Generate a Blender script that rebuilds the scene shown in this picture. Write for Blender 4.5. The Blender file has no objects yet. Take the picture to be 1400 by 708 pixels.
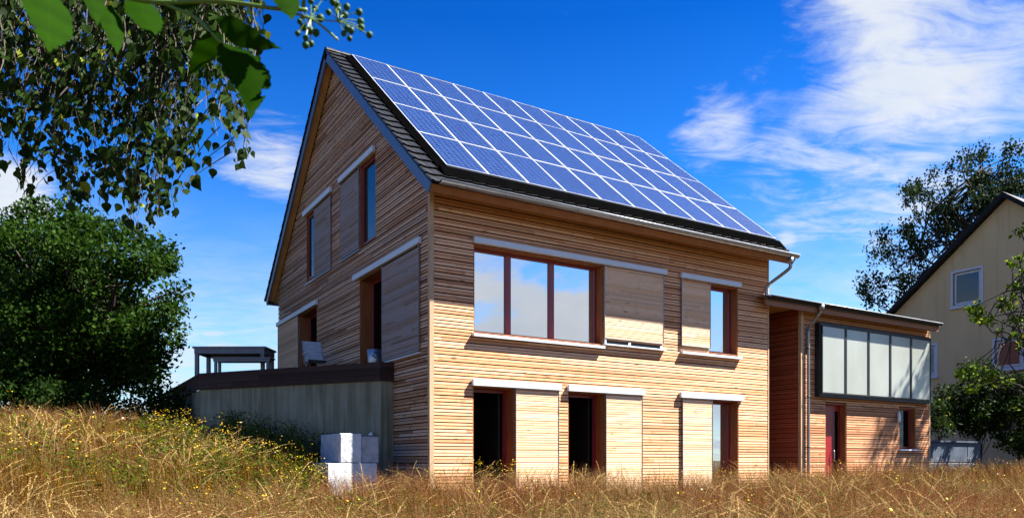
import bpy, math, random
import numpy as np
from mathutils import Vector, Matrix
random.seed(7); rng = np.random.default_rng(7)
R = math.radians
sc = bpy.context.scene
COL = sc.collection

# ------------------------------------------------------------------ camera
CX, CY, CZ = -6.2644, -13.1878, .95
YAW = 1.0216
FPX = 1044.17                       # focal length in units of a 1400 px wide frame
cam_d = bpy.data.cameras.new("camera"); cam = bpy.data.objects.new("camera", cam_d); COL.objects.link(cam)
cam.location = (CX, CY, CZ); cam.rotation_euler = (R(90), 0, YAW - R(90))
cam_d.sensor_width = 36; cam_d.lens = FPX / 1400 * 36
cam_d.shift_y = (628.82 - 354) / 1400
cam_d.clip_start = .05; cam_d.clip_end = 3000
cam_d.dof.use_dof = True; cam_d.dof.focus_distance = 15; cam_d.dof.aperture_fstop = 10
sc.camera = cam
cY, sY = math.cos(YAW), math.sin(YAW)
def at(u, v, dep):                  # world point seen at photo pixel (u, v) and that depth
    l = (u - 700) / FPX * dep
    return Vector((CX + cY * dep + sY * l, CY + sY * dep - cY * l, CZ + (628.82 - v) / FPX * dep))
def seen(p):
    dx, dy = p[0] - CX, p[1] - CY
    d = cY * dx + sY * dy
    return 700 + FPX * (sY * dx - cY * dy) / max(d, .01), 628.82 - FPX * (p[2] - CZ) / max(d, .01), d

# ------------------------------------------------------------------ sky, sun, exposure
SUN = Vector((2.0, -1.0, 3.0)).normalized()
EXPO = 2.3
sc.view_settings.view_transform = 'Standard'; sc.view_settings.look = 'None'
sc.view_settings.exposure = EXPO; sc.view_settings.gamma = 1
sc.view_settings.use_curve_mapping = False
class NT:
    def __init__(s, tree): s.t = tree; s.n = tree.nodes; s.l = tree.links
    def node(s, typ, ins=None, **kw):
        n = s.n.new(typ)
        for k, v in kw.items(): setattr(n, k, v)
        for k, v in (ins or {}).items(): s.put(n.inputs[k], v)
        return n
    def put(s, sock, v):
        if isinstance(v, bpy.types.NodeSocket): s.l.new(v, sock)
        elif isinstance(v, (tuple, list)) and len(v) == 3 and sock.type == 'RGBA': sock.default_value = (*v, 1)
        else: sock.default_value = v
    def math(s, op, a, b=0.0, c=None, clamp=False):
        n = s.node('ShaderNodeMath', operation=op, use_clamp=clamp); s.put(n.inputs[0], a); s.put(n.inputs[1], b)
        if c is not None: s.put(n.inputs[2], c)
        return n.outputs[0]
    def vmath(s, op, a, b=(0, 0, 0)):
        n = s.node('ShaderNodeVectorMath', operation=op); s.put(n.inputs[0], a); s.put(n.inputs[1], b)
        return n.outputs['Value'] if op in ('DOT_PRODUCT', 'LENGTH', 'DISTANCE') else n.outputs[0]
    def mix(s, f, a, b, blend='MIX'):
        n = s.node('ShaderNodeMix', data_type='RGBA', blend_type=blend)
        s.put(n.inputs[0], f); s.put(n.inputs[6], a); s.put(n.inputs[7], b); return n.outputs[2]
    def noise(s, vec, scale, detail=3, rough=.5, dist=0, out='Fac'):
        n = s.node('ShaderNodeTexNoise', {'Scale': scale, 'Detail': detail, 'Roughness': rough, 'Distortion': dist})
        if vec is not None: s.put(n.inputs['Vector'], vec)
        return n.outputs[out]
    def mapr(s, v, a, b, c=0., d=1., smooth=False):
        n = s.node('ShaderNodeMapRange'); n.interpolation_type = 'SMOOTHSTEP' if smooth else 'LINEAR'
        for i, q in enumerate((v, a, b, c, d)): s.put(n.inputs[i], q)
        return n.outputs[0]
    def ramp(s, f, stops):
        n = s.node('ShaderNodeValToRGB'); s.put(n.inputs[0], f); e = n.color_ramp.elements
        while len(e) < len(stops): e.new(.5)
        for q, (p, c) in zip(e, stops): q.position = p; q.color = (*c, 1)
        return n.outputs[0]
    def scalev(s, v, sx, sy, sz):
        return s.vmath('MULTIPLY', v, (sx, sy, sz))

world = bpy.data.worlds.new("World"); sc.world = world; world.use_nodes = True
w = NT(world.node_tree); w.n.clear()
sky = w.node('ShaderNodeTexSky'); sky.sky_type = 'NISHITA'; sky.sun_disc = False
sky.sun_elevation = math.asin(SUN.z); sky.sun_rotation = math.atan2(SUN.x, SUN.y)
sky.air_density = 1.0; sky.dust_density = .6; sky.ozone_density = 3.0
d = w.node('ShaderNodeTexCoord').outputs['Generated']
sep = w.node('ShaderNodeSeparateXYZ', {0: d}); dz = sep.outputs[2]
zc = w.math('MAXIMUM', dz, 0.0)
# deep polarised blue overhead, paler to the horizon
grade = w.ramp(zc, [(0, (1.0, 1.3, 1.4)), (.15, (.66, 1.15, 1.46)), (.34, (.13, .68, 1.42)), (.5, (.02, .40, 1.10)), (1, (.05, .45, 1.1))])
blue = w.mix(1.0, sky.outputs[0], grade, 'MULTIPLY')
zs = w.math('ADD', zc, .12)
pv = w.node('ShaderNodeCombineXYZ', {0: w.math('DIVIDE', sep.outputs[0], zs), 1: w.math('DIVIDE', sep.outputs[1], zs), 2: 0.0}).outputs[0]
def pdir(u, v):
    q = at(u, v, 10) - Vector((CX, CY, CZ)); return q.normalized()
def blob(u, v, rad, hard=.0, ax=None):
    q = pdir(u, v)
    return w.mapr(w.vmath('DISTANCE', d, tuple(q)), rad, rad * hard, 0, 1, True)
# streaky high cloud, stretched along the wind
rotn = w.node('ShaderNodeVectorRotate', {'Vector': pv, 'Angle': R(28)}, rotation_type='Z_AXIS').outputs[0]
str1 = w.noise(w.scalev(rotn, 1.0, 1.45, 1), 2.1, 9, .60, .7)
wisp = w.noise(w.scalev(rotn, 1.5, 2.9, 1), 3.4, 8, .66, 1.0)
blobs = [(1275, 40, .21, .3, 1.15), (1190, 110, .17, .2, .95), (1370, 90, .18, .2, .95), (1130, 215, .20, .2, .9), (985, 180, .10, .1, 1.0), (1250, 240, .16, .2, .85), (1060, 130, .12, 0, .75), (1010, 260, .15, 0, .7), (300, 470, .16, 0, .95), (230, 330, .10, 0, .6), (1180, 330, .14, 0, .75),
         (372, 230, .10, .1, .95), (1075, 325, .035, .0, 1.0), (800, 8, .06, 0, .55), (1085, 20, .04, 0, .6), (0, 275, .09, .2, 1.3), (945, 215, .05, 0, .7), (330, 210, .05, 0, .55)]
msk = None
for (u, v, rad, hd, amp) in blobs:
    b = w.math('MULTIPLY', blob(u, v, rad, hd), amp)
    msk = b if msk is None else w.math('MAXIMUM', msk, b)
tex = w.math('ADD', w.math('MULTIPLY', str1, .62), w.math('MULTIPLY', wisp, .38))
thr = w.math('SUBTRACT', .66, w.math('MULTIPLY', msk, .30))
cl1 = w.mapr(w.math('SUBTRACT', tex, thr), -.02, .27, 0, .95, True)
# loose cumulus low in the sky (the part the front windows mirror)
cum = w.noise(w.vmath('ADD', w.scalev(d, 1, 1, 2.3), (3.1, 1.7, .4)), 3.3, 8, .56, .35)
band = w.math('MULTIPLY', w.mapr(dz, -.02, .08, 0, 1, True), w.mapr(dz, .20, .42, 1, 0, True))
back = w.mapr(w.vmath('DOT_PRODUCT', d, (cY, sY, 0)), .25, -.15, 0, 1, True)
cl2 = w.math('MULTIPLY', w.math('MULTIPLY', w.mapr(cum, .42, .54, 0, 1, True), band), back)
lowhz = w.math('MULTIPLY', w.mapr(dz, .02, .34, .90, 0, True), 1)
cl3 = w.math('MULTIPLY', lowhz, w.mapr(tex, .36, .60, .25, 1, True))
cf = w.math('MAXIMUM', w.math('MAXIMUM', cl1, cl2), cl3)
shade = w.mapr(cum, .55, .8, 1, .80)
ccol = w.mix(w.mapr(w.noise(d, 7, 4), .35, .65, 0, 1), (5.2, 5.4, 5.7), (4.1, 4.7, 5.5))
ccol = w.mix(1.0, ccol, w.node('ShaderNodeCombineColor', {0: shade, 1: shade, 2: shade}).outputs[0], 'MULTIPLY')
final = w.mix(cf, blue, ccol)
bg = w.node('ShaderNodeBackground', {'Color': final, 'Strength': .034})
w.l.new(bg.outputs[0], w.node('ShaderNodeOutputWorld').inputs[0])

sun_d = bpy.data.lights.new("sun", 'SUN'); sun = bpy.data.objects.new("sun", sun_d); COL.objects.link(sun)
sun_d.energy = 5.0; sun_d.angle = R(.53); sun_d.color = (1, .95, .88)
sun.rotation_euler = SUN.to_track_quat('Z', 'Y').to_euler(); sun.location = (8, -10, 30)
sc.cycles.max_bounces = 6; sc.cycles.diffuse_bounces = 3; sc.cycles.glossy_bounces = 3
sc.cycles.transparent_max_bounces = 8; sc.cycles.transmission_bounces = 3
sc.cycles.sample_clamp_indirect = 6

# ------------------------------------------------------------------ materials
M = {}
def mat(name):
    m = bpy.data.materials.new(name); m.use_nodes = True; t = NT(m.node_tree); t.n.clear(); M[name] = m
    out = t.node('ShaderNodeOutputMaterial')
    return m, t, out
def principled(t, out, **kw):
    p = t.node('ShaderNodeBsdfPrincipled', kw); t.l.new(p.outputs[0], out.inputs[0]); return p
def bump(t, h, strength=.3, dist=.01):
    return t.node('ShaderNodeBump', {'Height': h, 'Strength': strength, 'Distance': dist}).outputs[0]

def wood_mat(name, axis, pitch, c_lo, c_hi, grey, grey_amt, knot=1.0, rough=.75, run=3.7):
    m, t, out = mat(name)
    P = t.node('ShaderNodeNewGeometry').outputs['Position']
    sp = t.node('ShaderNodeSeparateXYZ', {0: P}); ax = sp.outputs[axis]; z = sp.outputs[2]
    row = t.math('FLOOR', t.math('DIVIDE', t.math('ADD', z, .004), pitch))
    wn = t.node('ShaderNodeTexWhiteNoise', {'W': row}, noise_dimensions='1D')
    sh = t.math('ADD', t.math('DIVIDE', ax, run), t.math('MULTIPLY', wn.outputs[0], 7.3))
    brd = t.node('ShaderNodeTexWhiteNoise', {'Vector': t.node('ShaderNodeCombineXYZ', {0: row, 1: t.math('FLOOR', sh), 2: 3.}).outputs[0]}, noise_dimensions='3D')
    r1 = brd.outputs[0]
    o = t.node('ShaderNodeCombineXYZ', {0: t.math('MULTIPLY', ax, 1.), 1: t.math('MULTIPLY', row, 5.17), 2: t.math('MULTIPLY', z, 30.)}).outputs[0]
    grain = t.noise(t.scalev(o, 1.2, 1, 1), 3.0, 5, .6, .6)
    base = t.mix(t.math('ADD', t.math('MULTIPLY', r1, .75), t.math('MULTIPLY', grain, .4)), c_lo, c_hi)
    odd = t.math('GREATER_THAN', t.node('ShaderNodeSeparateColor', {0: brd.outputs['Color']}).outputs[2], .88)
    base = t.mix(t.math('MULTIPLY', odd, .55), base, tuple(q * .6 for q in c_lo))
    strk = t.noise(t.node('ShaderNodeCombineXYZ', {0: t.math('MULTIPLY', ax, 3.5), 1: t.math('MULTIPLY', row, .9), 2: 0.}).outputs[0], 1.1, 4, .65)
    base = t.mix(t.mapr(strk, .54, .68, 0, .55), base, tuple(q * .75 for q in c_lo))
    blot = t.noise(t.scalev(P, 1, 1, 1.5), .8, 4, .6)
    gf = t.math('MULTIPLY', t.mapr(t.math('ADD', t.math('MULTIPLY', blot, .6), t.math('MULTIPLY', brd.outputs[0], .4)), .38, .62, 0, 1, True), grey_amt)
    base = t.mix(gf, base, grey)
    kn = t.node('ShaderNodeTexVoronoi', {'Vector': t.scalev(o, 1.0, 1, .15), 'Scale': 1.3}).outputs['Distance']
    kf = t.math('MULTIPLY', t.mapr(kn, .05, .11, knot, 0), .8)
    base = t.mix(kf, base, (.10, .045, .018))
    principled(t, out, **{'Base Color': base, 'Roughness': rough, 'Specular IOR Level': .25, 'Normal': bump(t, grain, .25, .004)})
    return m
PITCH = .065
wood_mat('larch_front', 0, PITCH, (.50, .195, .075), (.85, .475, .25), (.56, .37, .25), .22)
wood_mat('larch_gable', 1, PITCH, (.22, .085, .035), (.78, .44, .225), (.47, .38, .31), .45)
wood_mat('larch_shutter', 0, .05, (.68, .38, .19), (.88, .58, .36), (.68, .50, .35), .25)
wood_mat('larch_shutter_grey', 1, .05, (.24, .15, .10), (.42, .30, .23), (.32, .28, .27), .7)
wood_mat('larch_annex', 0, PITCH, (.30, .10, .035), (.74, .38, .185), (.36, .20, .12), .22)
wood_mat('red_boards', 1, PITCH, (.30, .060, .022), (.42, .10, .036), (.34, .10, .05), .3, knot=.5)
wood_mat('deck_boards', 1, .12, (.030, .014, .010), (.055, .024, .016), (.05, .035, .03), .5)

def simple(name, col, rough=.6, metal=0, spec=.4, var=.25, scale=6, bumpy=.0, stretch=(1, 1, 1)):
    m, t, out = mat(name)
    P = t.node('ShaderNodeNewGeometry').outputs['Position']
    n = t.noise(t.scalev(P, *stretch), scale, 5, .6)
    c = t.mix(t.mapr(n, .3, .7, 0, 1), tuple(q * (1 - var) for q in col), tuple(min(1, q * (1 + var)) for q in col))
    kw = {'Base Color': c, 'Roughness': t.mapr(n, .3, .7, rough * .85, min(1, rough * 1.15)), 'Metallic': float(metal), 'Specular IOR Level': spec}
    if bumpy: kw['Normal'] = bump(t, t.noise(t.scalev(P, *stretch), scale * 5, 4), bumpy, .01)
    principled(t, out, **kw); return m
simple('backing', (.085, .024, .009), .9, var=.3)
simple('shutter_back', (.55, .22, .09), .8)
simple('interior', (.018, .014, .012), .9)
simple('jamb', (.26, .085, .025), .6, var=.3, scale=3, stretch=(3, 3, .6))
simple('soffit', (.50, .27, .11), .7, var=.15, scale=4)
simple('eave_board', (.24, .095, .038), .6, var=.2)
simple('red_frame', (.20, .018, .026), .35, spec=.5, var=.12)
simple('alu', (.58, .62, .68), .5, metal=0, spec=.5, var=.05, scale=3)
simple('zinc', (.27, .26, .25), .38, metal=.7, var=.15, scale=5)
simple('gutter_metal', (.40, .40, .41), .32, metal=.75, var=.12, scale=4)
simple('barge_metal', (.10, .135, .20), .4, metal=.3, var=.1, scale=4)
simple('roof_tile', (.0048, .0058, .0080), .55, spec=.16, var=.35, scale=9, bumpy=.1)
simple('roof_underlay', (.015, .015, .016), .9)
simple('panel_frame', (.40, .42, .45), .4, metal=.2, var=.04)
simple('dark_frame', (.009, .010, .011), .5, var=.2)
simple('red_door', (.24, .006, .009), .4, spec=.5, var=.12)
simple('grey_furniture', (.13, .145, .17), .5, var=.2)
simple('steel', (.5, .5, .5), .5, metal=.9, var=.1)
simple('chair_fabric', (.42, .44, .46), .8, var=.15)
simple('bark', (.045, .034, .026), .9, var=.4, scale=12, bumpy=.6, stretch=(2, 2, .6))
simple('twig', (.035, .022, .014), .8, var=.3)
simple('white_pvc', (.42, .46, .52), .4, var=.06)
simple('blind', (.22, .07, .04), .7, var=.15)
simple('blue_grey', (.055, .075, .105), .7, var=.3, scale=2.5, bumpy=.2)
simple('curtain', (.34, .27, .17), .9, var=.2, scale=3, stretch=(6, 6, .2))
simple('stone_white', (.50, .51, .51), .9, var=.20, scale=5, bumpy=.5)
simple('stone_grey', (.36, .36, .37), .9, var=.25, scale=7, bumpy=.5)
simple('bulb', (.7, .72, .75), .2, var=.05)
def concrete():
    m, t, out = mat('concrete')
    P = t.node('ShaderNodeNewGeometry').outputs['Position']
    st = t.noise(t.scalev(P, 3.2, 3.2, .22), 3, 5, .6); bl = t.noise(P, 1.1, 5, .6)
    c = t.ramp(t.math('ADD', t.math('MULTIPLY', st, .6), t.math('MULTIPLY', bl, .4)), [(.3, (.095, .090, .052)), (.5, (.20, .19, .12)), (.7, (.31, .30, .215))])
    z = t.node('ShaderNodeSeparateXYZ', {0: P}).outputs[2]
    jx = t.math('FRACT', t.math('MULTIPLY', t.vmath('DOT_PRODUCT', P, (-.56, .83, 0)), 2.6))
    c = t.mix(t.mapr(jx, 0, .03, .45, 0), c, (.07, .07, .06))
    principled(t, out, **{'Base Color': c, 'Roughness': .85, 'Normal': bump(t, t.noise(P, 30, 4), .3, .008)})
concrete()
def plaster():
    m, t, out = mat('plaster')
    P = t.node('ShaderNodeNewGeometry').outputs['Position']
    n = t.noise(t.scalev(P, 1, 1, .5), .7, 5, .6); f = t.noise(P, 40, 3)
    c = t.mix(t.mapr(n, .3, .7), (.44, .35, .195), (.52, .415, .235))
    c = t.mix(t.mapr(t.noise(t.scalev(P, 2, 2, .15), 2.2, 4), .55, .75, 0, .35), c, (.26, .21, .13))
    principled(t, out, **{'Base Color': c, 'Roughness': .9, 'Normal': bump(t, f, .4, .01)})
plaster()
def glass(name, refl, tint, rough=.0, wav=.0):
    m, t, out = mat(name)
    P = t.node('ShaderNodeNewGeometry').outputs['Position']
    g = t.node('ShaderNodeBsdfGlossy', {'Color': refl, 'Roughness': rough, 'Normal': bump(t, t.noise(P, 1.3, 1), .02 + wav, .02)})
    tr = t.node('ShaderNodeBsdfTransparent', {'Color': tint})
    lw = t.node('ShaderNodeFresnel', {'IOR': 1.9}).outputs[0]
    mx = t.node('ShaderNodeMixShader', {0: t.mapr(lw, 0, 1, .68, 1)}); t.l.new(tr.outputs[0], mx.inputs[1]); t.l.new(g.outputs[0], mx.inputs[2])
    t.l.new(mx.outputs[0], out.inputs[0])
glass('window_glass', (.92, .95, 1), (.25, .27, .28))
glass('grey_glass', (.24, .25, .24), (.3, .3, .3))
glass('dim_glass', (.07, .085, .10), (.2, .2, .2))
def collector():
    m, t, out = mat('collector_glass')
    P = t.node('ShaderNodeNewGeometry').outputs['Position']
    n = t.noise(t.scalev(P, 1, 1, .5), 1.5, 4); h = t.math('FRACT', t.math('MULTIPLY', t.node('ShaderNodeSeparateXYZ', {0: P}).outputs[2], 24))
    c = t.mix(t.mapr(n, .3, .7), (.265, .28, .24), (.33, .35, .31)); c = t.mix(t.mapr(h, .4, .5, 0, .12), c, (.42, .45, .42))
    principled(t, out, **{'Base Color': c, 'Roughness': .32, 'Coat Weight': .4, 'Coat Roughness': .12, 'Specular IOR Level': .5})
collector()
def pvcells():
    m, t, out = mat('pv_cells')
    P = t.node('ShaderNodeTexCoord').outputs['Object']
    sp = t.node('ShaderNodeSeparateXYZ', {0: P}); x, y = sp.outputs[0], sp.outputs[1]
    px, py = .1455, .1660
    fx = t.math('FRACT', t.math('DIVIDE', x, px)); fy = t.math('FRACT', t.math('DIVIDE', y, py))
    def edge(f, wd): return t.math('LESS_THAN', t.math('SUBTRACT', .5, t.math('ABSOLUTE', t.math('SUBTRACT', f, .5))), wd)
    gap = t.math('MAXIMUM', edge(fx, .022), edge(fy, .020))
    bb = t.math('FRACT', t.math('ADD', t.math('MULTIPLY', t.math('DIVIDE', x, px), 2.), .5)); bus = edge(bb, .022)
    oi = t.node('ShaderNodeObjectInfo').outputs['Random']
    cell = t.node('ShaderNodeTexWhiteNoise', {'Vector': t.node('ShaderNodeCombineXYZ', {0: t.math('FLOOR', t.math('DIVIDE', x, px)), 1: t.math('FLOOR', t.math('DIVIDE', y, py)), 2: t.math('MULTIPLY', oi, 99.)}).outputs[0]}, noise_dimensions='3D').outputs[0]
    cr = t.node('ShaderNodeTexVoronoi', {'Vector': P, 'Scale': 55.}).outputs['Color']
    crv = t.node('ShaderNodeSeparateColor', {0: cr}).outputs[0]
    f = t.math('ADD', t.math('ADD', t.math('MULTIPLY', cell, .45), t.math('MULTIPLY', crv, .45)), t.math('MULTIPLY', t.math('SUBTRACT', oi, .4), .35))
    c = t.mix(f, (.003, .009, .042), (.008, .023, .085))
    c = t.mix(t.math('MULTIPLY', bus, .45), c, (.25, .3, .4)); c = t.mix(t.math('MULTIPLY', gap, .36), c, (.30, .38, .55))
    principled(t, out, **{'Base Color': c, 'Roughness': .22, 'Coat Weight': .7, 'Coat Roughness': .05, 'Specular IOR Level': .5})
pvcells()
def attr_mat(name, trans=.35, rough=.6, spec=.2, gain=1.0):
    m, t, out = mat(name)
    a = t.node('ShaderNodeAttribute', attribute_name='tint').outputs['Color']
    if gain != 1: a = t.mix(1., a, (gain, gain, gain), 'MULTIPLY')
    p = t.node('ShaderNodeBsdfPrincipled', {'Base Color': a, 'Roughness': rough, 'Specular IOR Level': spec})
    tr = t.node('ShaderNodeBsdfTranslucent', {'Color': a})
    mx = t.node('ShaderNodeMixShader', {0: trans}); t.l.new(p.outputs[0], mx.inputs[1]); t.l.new(tr.outputs[0], mx.inputs[2]); t.l.new(mx.outputs[0], out.inputs[0])
attr_mat('grass_blades', .35, .8, .02, .90)
attr_mat('leaf_blades', .28, .6, .05)
attr_mat('flower_petals', .2, .5)
def leafmat(name, c1, c2, trans, vein=True):
    m, t, out = mat(name)
    P = t.node('ShaderNodeTexCoord').outputs['Object']; oi = t.node('ShaderNodeObjectInfo').outputs['Random']
    n = t.noise(P, 14, 4); c = t.mix(t.math('MULTIPLY', t.math('ADD', n, oi), .5), c1, c2)
    if vein:
        sp = t.node('ShaderNodeSeparateXYZ', {0: P}); ay = t.math('ABSOLUTE', sp.outputs[1])
        vv = t.math('FRACT', t.math('MULTIPLY', t.math('SUBTRACT', sp.outputs[0], t.math('MULTIPLY', ay, .9)), 9.))
        ve = t.math('MAXIMUM', t.mapr(vv, .0, .10, 1, 0), t.mapr(ay, .006, .02, 1, 0))
        c = t.mix(t.math('MULTIPLY', ve, .10), c, tuple(min(1, q * 1.6) for q in c2))
        spn = t.node('ShaderNodeTexVoronoi', {'Vector': P, 'Scale': 3.2}).outputs['Distance']
        c = t.mix(t.mapr(spn, .10, .16, .9, 0), c, (.012, .010, .006))
    p = t.node('ShaderNodeBsdfPrincipled', {'Base Color': c, 'Roughness': .7, 'Specular IOR Level': .01})
    tr = t.node('ShaderNodeBsdfTranslucent', {'Color': c})
    mx = t.node('ShaderNodeMixShader', {0: trans}); t.l.new(p.outputs[0], mx.inputs[1]); t.l.new(tr.outputs[0], mx.inputs[2]); t.l.new(mx.outputs[0], out.inputs[0])
leafmat('elder_leaf', (.0045, .020, .0004), (.012, .040, .0006), .32)
leafmat('birch_leaf', (.007, .018, .003), (.024, .046, .008), .22, False)
simple('elder_stem', (.09, .16, .015), .5, var=.2)
simple('berry', (.02, .06, .010), .55, spec=.15, var=.35, scale=40)
def ground_mat():
    m, t, out = mat('meadow_soil')
    P = t.node('ShaderNodeNewGeometry').outputs['Position']
    c = t.ramp(t.noise(P, 1.3, 8, .65), [(.3, (.018, .016, .004)), (.5, (.04, .030, .010)), (.7, (.07, .048, .018))])
    principled(t, out, **{'Base Color': c, 'Roughness': 1.0, 'Specular IOR Level': .1, 'Normal': bump(t, t.noise(P, 18, 5), .8, .05)})
ground_mat()

# ------------------------------------------------------------------ mesh helpers
class MB:
    def __init__(s): s.v = []; s.f = []
    def hexa(s, p):                      # p: 8 corners, bottom ring 0-3, top ring 4-7
        p = [Vector(q) for q in p]; k = len(s.v); s.v += [tuple(q) for q in p]
        c = sum(p, Vector()) / 8
        for f in ((0, 1, 2, 3), (4, 5, 6, 7), (0, 1, 5, 4), (1, 2, 6, 5), (2, 3, 7, 6), (3, 0, 4, 7)):
            a, b, e, g = [p[i] for i in f]; n = (e - a).cross(g - b)
            if n.dot((a + b + e + g) / 4 - c) < 0: f = f[::-1]
            s.f.append(tuple(k + i for i in f))
        return s
    def box(s, x0, x1, y0, y1, z0, z1):
        return s.hexa([(x0, y0, z0), (x1, y0, z0), (x1, y1, z0), (x0, y1, z0), (x0, y0, z1), (x1, y0, z1), (x1, y1, z1), (x0, y1, z1)])
    def bar(s, a, b, wd, ht, up=(0, 0, 1)):
        a, b = Vector(a), Vector(b); t = (b - a).normalized(); up = Vector(up)
        if abs(t.dot(up)) > .95: up = Vector((1, 0, 0))
        r = t.cross(up).normalized() * wd / 2; q = r.cross(t).normalized() * ht / 2
        return s.hexa([a - r - q, a + r - q, b + r - q, b - r - q, a - r + q, a + r + q, b + r + q, b - r + q])
    def tube(s, pts, rad, n=8, cap=True):
        pts = [Vector(q) for q in pts]; rs = rad if isinstance(rad, (list, tuple)) else [rad] * len(pts); k = len(s.v)
        up = Vector((0, 0, 1)); prev = None
        for i, q in enumerate(pts):
            t = (pts[min(i + 1, len(pts) - 1)] - pts[max(i - 1, 0)]).normalized()
            if prev is None:
                r = t.cross(up if abs(t.z) < .9 else Vector((1, 0, 0))).normalized()
            else: r = (prev - t * prev.dot(t)).normalized()
            prev = r; o = t.cross(r)
            for j in range(n):
                a = 2 * math.pi * j / n; s.v.append(tuple(q + (r * math.cos(a) + o * math.sin(a)) * rs[i]))
        for i in range(len(pts) - 1):
            for j in range(n):
                a = k + i * n + j; b = k + i * n + (j + 1) % n; s.f.append((a, b, b + n, a + n))
        if cap:
            s.f.append(tuple(k + j for j in range(n))[::-1]); e = k + (len(pts) - 1) * n; s.f.append(tuple(e + j for j in range(n)))
        return s
    def mesh(s, name, m):
        me = bpy.data.meshes.new(name); me.from_pydata(s.v, [], s.f)
        me.materials.append(M[m] if isinstance(m, str) else m); me.update(); return me
def smooth(o):
    for p in o.data.polygons: p.use_smooth = True
    return o
def put(name, me, parent=None, loc=None, kind=None, label=None):
    o = bpy.data.objects.new(name, me); COL.objects.link(o)
    if parent is not None: o.parent = parent
    if loc is not None: o.location = loc
    if kind: o['kind'] = kind
    if label: o['label'] = label
    return o
def build(name, mb, m, parent=None, **kw): return put(name, mb.mesh(name, m), parent, **kw)
def thing(name, label, cat, loc=(0, 0, 0), group=None, me=None):
    o = bpy.data.objects.new(name, me); COL.objects.link(o); o.location = loc
    o['label'] = label; o['category'] = cat
    if group: o['group'] = group
    if me is None: o.empty_display_size = .2
    return o
def bevel(o, wd=.01, seg=1):
    md = o.modifiers.new('bevel', 'BEVEL'); md.width = wd; md.segments = seg; md.limit_method = 'ANGLE'; return o
def np_mesh(name, V, F, m, tint=None, smooth_it=False):
    """V (n,3), F (k,3|4) arrays; tint (n,3) colour per vertex"""
    me = bpy.data.meshes.new(name); n, k, c = len(V), len(F), F.shape[1]
    me.vertices.add(n); me.vertices.foreach_set('co', np.ascontiguousarray(V, dtype=np.float32).ravel())
    me.loops.add(k * c); me.loops.foreach_set('vertex_index', np.ascontiguousarray(F, dtype=np.int32).ravel())
    me.polygons.add(k); me.polygons.foreach_set('loop_start', np.arange(0, k * c, c, dtype=np.int32))
    try: me.polygons.foreach_set('loop_total', np.full(k, c, dtype=np.int32))
    except Exception: pass
    me.update(calc_edges=True)
    if tint is not None:
        a = me.color_attributes.new('tint', 'FLOAT_COLOR', 'POINT')
        a.data.foreach_set('color', np.concatenate([tint, np.ones((n, 1))], 1).astype(np.float32).ravel())
    if smooth_it: me.polygons.foreach_set('use_smooth', np.ones(k, dtype=bool))
    me.materials.append(M[m]); return me
class Plane:                              # a wall plane: u along, z up, d outwards
    def __init__(s, o, U, N): s.o, s.U, s.N = Vector(o), Vector(U), Vector(N)
    def p(s, u, z, d=0): return s.o + s.U * u + s.N * d + Vector((0, 0, z))
    def box(s, mb, u0, u1, z0, z1, d0, d1):
        return mb.hexa([s.p(u0, z0, d0), s.p(u1, z0, d0), s.p(u1, z0, d1), s.p(u0, z0, d1), s.p(u0, z1, d0), s.p(u1, z1, d0), s.p(u1, z1, d1), s.p(u0, z1, d1)])
def cut(a, b, holes):
    segs = [(a, b)]
    for h0, h1 in sorted(holes):
        nxt = []
        for s0, s1 in segs:
            if h1 <= s0 or h0 >= s1: nxt.append((s0, s1)); continue
            if h0 > s0: nxt.append((s0, h0))
            if h1 < s1: nxt.append((h1, s1))
        segs = nxt
    return [q for q in segs if q[1] - q[0] > .02]
def wall_mesh(mb, pl, z0, z1, span, holes, d0, d1):
    """solid wall with rectangular openings; span(z) -> (u0, u1)"""
    zs = sorted({z0, z1} | {h[2] for h in holes} | {h[3] for h in holes})
    zs = [z for z in zs if z0 <= z <= z1]
    ex = [z for z in getattr(span, 'breaks', [])]; zs = sorted(set(zs) | {z for z in ex if z0 < z < z1})
    for a, b in zip(zs[:-1], zs[1:]):
        hs = [(h[0], h[1]) for h in holes if h[2] <= a + 1e-6 and h[3] >= b - 1e-6]
        a0, a1 = span(a + 1e-5); b0, b1 = span(b - 1e-5)
        for s0, s1 in cut(min(a0, b0), max(a1, b1), hs):
            l0 = a0 if s0 <= min(a0, b0) + 1e-6 else s0; l1 = b0 if s0 <= min(a0, b0) + 1e-6 else s0
            r0 = a1 if s1 >= max(a1, b1) - 1e-6 else s1; r1 = b1 if s1 >= max(a1, b1) - 1e-6 else s1
            mb.hexa([pl.p(l0, a, d0), pl.p(r0, a, d0), pl.p(r0, a, d1), pl.p(l0, a, d1), pl.p(l1, b, d0), pl.p(r1, b, d0), pl.p(r1, b, d1), pl.p(l1, b, d1)])
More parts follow.
